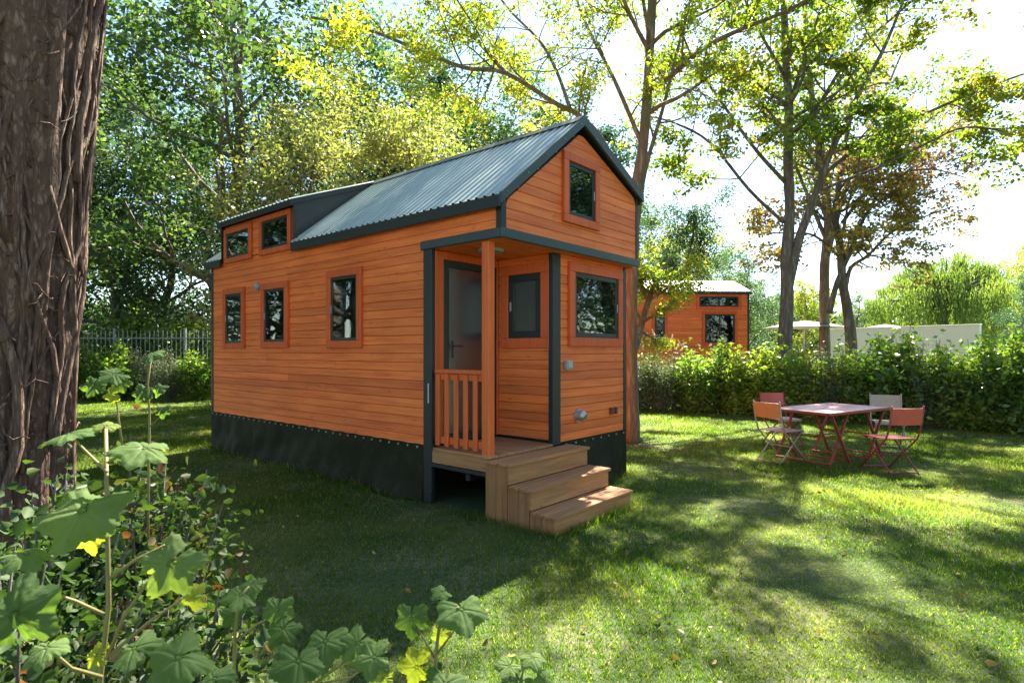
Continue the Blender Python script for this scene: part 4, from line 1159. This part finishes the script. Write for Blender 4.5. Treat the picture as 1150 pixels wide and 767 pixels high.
# --- white wall, parasols
def white_wall():
    g = NG('white_render'); f = g.noise(g.coord(), 1.3, 6)
    m = g.done(g.pbr(g.mix(f, (.80, .74, .66), (.90, .86, .80)), .9))
    a = P(928, HY, 30); b = P(1100, HY, 24.5); d = (b-a); L_ = math.hypot(d.x, d.y)
    T = thing('garden_wall', 'long low white wall behind the hedge, left of and below the willow', 'wall', (a.x, a.y, 0), math.atan2(d.y, d.x))
    MB().box(0, L_, 0, .2, 0, 2.62).build('panel', m, T)
    MB().box(-.02, L_+.02, -.03, .23, 2.62, 2.68, None, .01).build('coping', m, T)
    MB().box(L_*.40, L_*.40+.55, -.02, -.002, 1.95, 2.15, None, .004).build('grille', M['grey_plastic'], T)
white_wall()
def parasol(px, D, rad, zt, h, label, cloth, square=True):
    o = P(px, HY, D); T = thing('parasol', label, 'parasol', (o.x, o.y, 0), R(12), 'garden parasols behind the hedge')
    MB().tube([(0, 0, 0), (0, 0, zt)], .03, 10).build('pole', M['white'], T)
    MB().box(-.4, .4, -.4, .4, 0, .07, None, .01).build('base', M['grey_plastic'], T)
    n = 8; vs = [(0, 0, zt), (0, 0, zt-.02)]; fs = []
    for k in range(n*4):
        a = 2*math.pi*k/(n*4); sg = (k % 4)/4; R_ = rad*(math.cos(math.pi/n)/math.cos((sg-.5)*2*math.pi/n)); 
        for f_, dz in ((.5, .03), (1, 0)):
            vs += [(R_*f_*math.cos(a), R_*f_*math.sin(a), zt-h*f_+dz-.04*(1 if f_ == 1 else 0)*0), (R_*f_*math.cos(a), R_*f_*math.sin(a), zt-h*f_+dz-.015)]
    m_ = n*4
    for k in range(m_):
        a, b = 2+k*4, 2+((k+1) % m_)*4
        fs += [(0, a, b), (1, b+1, a+1), (a, a+2, b+2, b), (a+1, b+1, b+3, a+3), (a+2, a+3, b+3, b+2)]
    c = MB(); c.add(vs, fs); c.build('canopy', cloth, T)
    for k in range(n):
        a = 2*math.pi*k/n; MB().tube([(0, 0, zt-.04), (rad*.97*math.cos(a), rad*.97*math.sin(a), zt-h-.02)], .010, 5).build('rib', M['grey_plastic'], T)
def cloth(name, col):
    g = NG(name); f = g.noise(g.coord(), 3, 5); c = g.mix(f, tuple(x*.85 for x in col), col)
    p = g.pbr(c, .8); tl = g.n('BsdfTranslucent'); g.l(c, tl.inputs[0]); mx = g.n('MixShader'); mx.inputs[0].default_value = .3
    g.l(p, mx.inputs[1]); g.l(tl.outputs[0], mx.inputs[2]); return g.done(mx.outputs[0])
parasol(903, 22, 1.45, 2.68, .26, 'white garden parasol open between the tree trunks behind the hedge', cloth('white_cloth', (.5, .47, .44)))
parasol(993, 31, 1.0, 2.95, .2, 'small grey parasol top just above the white wall', cloth('grey_cloth', (.36, .36, .35)))

# ------------------------------------------------------------------ foreground mallow plants
def mallow_mat():
    g = NG('mallow_leaf'); t = g.attr(); vn = g.attr('vein')
    v = g.coord((1, 1, 1)); f = g.noise(v, 22, 5, .6); f2 = g.noise(v, 140, 3)
    c = g.ramp(t, [(0, (.04, .085, .025)), (.6, (.085, .15, .045)), (.86, (.15, .21, .07)), (1, (.30, .33, .04))])
    c = g.mix(g.math('MULTIPLY', g.ramp(f, [(.35, (0, 0, 0)), (.7, (1, 1, 1))]), .35), c, (.16, .21, .11))
    c = g.mix(g.math('MULTIPLY', vn, .32), c, (.20, .26, .11))
    sp_ = g.ramp(g.noise(v, 60, 2), [(.68, (0, 0, 0)), (.72, (1, 1, 1))])
    c = g.mix(g.math('MULTIPLY', sp_, .5), c, (.14, .09, .04))
    nb = g.bump(g.math('ADD', g.math('MULTIPLY', vn, -.6), g.math('MULTIPLY', f2, .25)), .5, .006)
    p = g.pbr(c, .75, 0, nb, .12); tl = g.n('BsdfTranslucent'); g.l(g.mix(1.0, c, (1.9, 2.0, .5), 'MULTIPLY'), tl.inputs[0])
    mx = g.n('MixShader'); mx.inputs[0].default_value = .5; g.l(p, mx.inputs[1]); g.l(tl.outputs[0], mx.inputs[2])
    return g.done(mx.outputs[0])
M_mal = mallow_mat(); M_stem = simple('green_stem', (.17, .15, .05), .6, 0, .3, 20)

def mallow(label, base, leaves, stems, seed, group='broad-leaved mallow plants in the foreground'):
    """leaves: (px, py, distance, width px, pitch, roll, tint); stems: lists of (px, py, distance)"""
    T = thing('mallow_plant', label, 'plant', (base[0], base[1], 0), 0, group); r = np.random.default_rng(seed); off = np.array([base[0], base[1], 0])
    na, nr = 84, 10; Vs = []; Fs = []; ts = []; vns = []; cnt = 0
    th = np.linspace(-np.pi+.16, np.pi-.16, na)
    lobes = np.array([-2.25, -1.2, 0, 1.2, 2.25])
    for (px, py, D, wp, pit, rol, tn) in leaves:
        S = wp/F*D*.45
        dl = np.abs(th[:, None]-lobes[None]); near = dl.min(1); lj = r.uniform(.9, 1.1, 5)[dl.argmin(1)]
        lj = lj*np.array([.80, .92, 1.12, .92, .80])[dl.argmin(1)]; saw = np.abs(((th*5.2+r.random()*2) % 1)-.5)*2; prof = (.68+.34*lj*(1-np.clip(near/.60, 0, 1)**1.1))*(.94+.085*saw+.02*np.sin(th*31))
        prof *= np.where(np.abs(th) > 2.6, .86, 1)
        V = [[0, 0, 0]]; vn = [1.0]; ruf = r.random(4)*6; bend = r.uniform(-.45, .05); bd = r.random()*3.14
        for k in range(1, nr+1):
            f_ = k/nr; rad = prof*f_
            x = rad*np.sin(th); y = rad*np.cos(th)
            vein = np.exp(-(near*f_/.045)**2)*(1-.5*f_)
            side = np.exp(-((((near*f_*9) - f_*7 + 20) % 1.6 - .8)/.16)**2)*.28*(near > .05)
            z = .035*f_**1.4*np.cos(near/.58*1.4) + bend*(x*np.cos(bd)+y*np.sin(bd))**2 - .10*f_**2*r.uniform(.6, 1.4) + .035*f_*np.sin(th*2+ruf[0]) + .05*f_**3*np.sin(th*5+ruf[1]) + .035*f_**4*np.sin(th*17+ruf[2]) - .10*f_**3
            z -= vein*.02
            V += np.stack([x, y, z], 1).tolist(); vn += np.clip(vein+side, 0, 1).tolist()
        V = np.array(V)*S
        R1 = Matrix.Rotation(R(rol), 3, 'Z'); R2 = Matrix.Rotation(R(pit), 3, 'X'); R3 = Matrix.Rotation(R(r.uniform(-20, 20)), 3, 'Y')
        Rm = np.array(R3 @ R2 @ R1); V = V @ Rm.T
        p = P(px, py, D); V += np.array([p.x, p.y, p.z]) - off
        Vs.append(V); vns += vn; ts += [tn]*len(V)
        fs = [[cnt, cnt+1+i, cnt+2+i, cnt+2+i] for i in range(na-1)]
        for k in range(nr-1):
            a = cnt+1+k*na
            fs += [[a+i, a+i+1, a+na+i+1, a+na+i] for i in range(na-1)]
        Fs += fs; cnt += len(V)
    V = np.concatenate(Vs)
    me = bpy.data.meshes.new('foliage'); me.from_pydata(V.tolist(), [], [tuple(dict.fromkeys(f)) for f in Fs])
    at = me.attributes.new('tint', 'FLOAT', 'POINT'); at.data.foreach_set('value', ts)
    at = me.attributes.new('vein', 'FLOAT', 'POINT'); at.data.foreach_set('value', vns)
    me.polygons.foreach_set('use_smooth', [True]*len(me.polygons)); link('foliage', me, M_mal, T)
    mb = MB()
    for i, st in enumerate(stems):
        pts = [P(*q) - Vector(off) for q in st['p']]; r0 = st.get('r', .004)
        if st.get('ground'): pts = [Vector((pts[0].x*0, 0, 0))] + pts
        m_ = len(pts); mb.tube(pts, [r0*(1-.45*k/(m_-1)) for k in range(m_)], 8)
    mb.build('stem', M_stem, T, True)

D0 = 1.15
b = P(112, 767, D0+.05)
mallow('tall mallow with the largest pale lobed leaves at the lower left', (b.x, b.y), [
    (93, 572, D0, 118, 38, 175, .72), (192, 632, D0-.02, 88, 62, 150, .80), (162, 503, D0+.06, 80, 12, 120, .70), (76, 487, D0+.08, 66, 10, 200, .62), (118, 478, D0+.12, 34, 20, 20, .9),
    (30, 622, D0-.05, 60, 14, 240, .66), (52, 727, D0-.1, 60, 20, 200, .72), (16, 690, D0-.25, 110, 60, 30, .2), (200, 738, D0-.05, 96, 30, 140, .55), (150, 728, D0, 70, 22, 60, .5),
    (108, 735, D0+.03, 34, 60, 90, 1.0), (218, 670, D0+.05, 40, 70, 90, 1.0), (98, 597, D0+.03, 60, 75, 180, 1.0), (240, 762, D0-.1, 60, 30, 40, .4)],
    [{'p': [(112, 767, D0+.05), (122, 680, D0+.03), (120, 560, D0+.03), (119, 482, D0+.11)], 'r': .006, 'ground': True},
     {'p': [(117, 690, D0+.03), (85, 675, D0), (52, 664, D0-.05), (20, 690, D0-.2)], 'r': .004}, {'p': [(122, 650, D0), (150, 630, D0), (185, 612, D0)], 'r': .004},
     {'p': [(120, 740, D0), (140, 690, D0), (165, 655, D0), (190, 635, D0)], 'r': .004}, {'p': [(118, 740, D0), (165, 700, D0), (205, 672, D0)], 'r': .0035},
     {'p': [(120, 530, D0), (100, 510, D0+.05), (80, 490, D0+.07)], 'r': .003}, {'p': [(120, 520, D0+.02), (140, 508, D0+.04), (160, 503, D0+.06)], 'r': .003}, {'p': [(114, 760, D0), (80, 750, D0-.05), (55, 728, D0-.1)], 'r': .004}], 1)
b = P(262, 767, 1.35)
mallow('mallow with a few upright dusty leaves, second from the left', (b.x, b.y), [
    (270, 668, 1.35, 48, 15, 190, .62), (283, 655, 1.38, 36, 30, 160, .7), (312, 684, 1.33, 46, 60, 180, .55), (318, 705, 1.3, 48, 40, 150, .5), (262, 690, 1.4, 36, 50, 90, .4)],
    [{'p': [(262, 767, 1.35), (264, 710, 1.35), (268, 672, 1.35), (280, 658, 1.37)], 'r': .005, 'ground': True}, {'p': [(264, 720, 1.35), (290, 700, 1.34), (312, 690, 1.33)], 'r': .003}], 2)
b = P(345, 780, 1.25)
mallow('low mallow clump of overlapping leaves in the middle of the bottom edge', (b.x, b.y), [
    (365, 720, 1.25, 66, 35, 180, .5), (402, 722, 1.25, 50, 50, 150, .72), (335, 742, 1.2, 76, 30, 200, .35), (420, 738, 1.22, 56, 45, 100, .72), (430, 762, 1.2, 40, 70, 90, .95)],
    [{'p': [(348, 790, 1.25), (349, 750, 1.25), (362, 722, 1.25)], 'r': .005, 'ground': True}, {'p': [(349, 770, 1.25), (385, 745, 1.25), (402, 724, 1.25)], 'r': .003}, {'p': [(349, 770, 1.25), (395, 760, 1.23), (420, 740, 1.22)], 'r': .003}], 3)
b = P(488, 767, 1.4)
mallow('mallow with two raised dark leaves and a yellow one, right of the middle clump', (b.x, b.y), [
    (518, 684, 1.38, 72, 22, 200, .62), (462, 694, 1.42, 50, 68, 170, .45), (468, 748, 1.4, 50, 78, 110, 1.0), (496, 712, 1.42, 30, 80, 180, .95), (500, 768, 1.35, 70, 30, 180, .3), (496, 664, 1.45, 30, 20, 140, .55)],
    [{'p': [(488, 767, 1.4), (490, 730, 1.4), (495, 690, 1.4), (515, 682, 1.38)], 'r': .0055, 'ground': True}, {'p': [(489, 740, 1.4), (475, 715, 1.41), (464, 698, 1.42)], 'r': .003}, {'p': [(490, 735, 1.4), (510, 708, 1.39), (525, 690, 1.38)], 'r': .003}], 4)
b = P(585, 790, 1.45)
mallow('small mallow tip with crinkled leaves, rightmost at the bottom edge', (b.x, b.y), [
    (572, 748, 1.45, 40, 25, 160, .78), (598, 738, 1.45, 38, 15, 200, .8), (582, 768, 1.42, 56, 35, 180, .5), (612, 762, 1.42, 30, 50, 120, .6)],
    [{'p': [(584, 790, 1.45), (585, 765, 1.45), (590, 742, 1.45)], 'r': .004, 'ground': True}], 5)
b = P(165, 520, 2.6)
mallow('slim mallow with round leaves held up in front of the fence shrubs', (b.x, b.y), [
    (170, 397, 2.6, 32, 30, 180, .5), (160, 440, 2.6, 30, 60, 180, .2), (128, 420, 2.6, 40, 30, 160, .6), (105, 432, 2.6, 34, 60, 190, .15), (178, 436, 2.6, 22, 60, 150, .3), (126, 443, 2.58, 24, 75, 120, 1.0), (182, 460, 2.6, 22, 60, 180, .2), (135, 430, 2.62, 30, 60, 150, .55)],
    [{'p': [(167, 520, 2.6), (168, 470, 2.6), (166, 430, 2.6), (170, 400, 2.6)], 'r': .006, 'ground': True}, {'p': [(140, 520, 2.6), (133, 470, 2.6), (130, 440, 2.6), (128, 420, 2.6)], 'r': .005}, {'p': [(167, 480, 2.6), (178, 470, 2.6), (182, 462, 2.6)], 'r': .003}], 6)

# --- undergrowth in front of the old trunk
def undergrowth():
    spec = [(150, 2.9, 1.15, .9, L_red, 2600, .05, 'bramble-like shrub with reddish young leaves at the left'),
            (60, 2.5, 1.15, 1.0, L_under, 2200, .055, 'dark shrub in front of the foot of the old trunk'),
            (185, 2.2, .72, .7, L_under, 1700, .045, 'low dark leafy shrub right behind the tall mallow'),
            (90, 1.9, .80, .7, L_red, 1500, .045, 'low shrub with reddish leaves behind the mallow stem'),
            (0, 1.8, .95, .8, L_under, 1600, .05, 'dark shrub in the bottom left corner'),
            (215, 1.9, .45, .6, L_under, 900, .04, 'low green shrub under the pale mallow leaf'),
            (300, 1.75, .40, .5, L_under, 600, .04, 'low leafy weed below the second mallow'),
            (400, 1.7, .34, .5, L_under, 500, .04, 'low leafy weed below the middle mallow clump')]
    for i, (px, D, H, wd, lf, n, sz, lb) in enumerate(spec):
        s = shrub(80+i, H, wd, lf, n, sz, 'shrub', 0, .72, True); s.location = ((px-CX)/F*D, D, 0); s['label'] = lb; s['group'] = 'undergrowth at the lower left'
undergrowth()
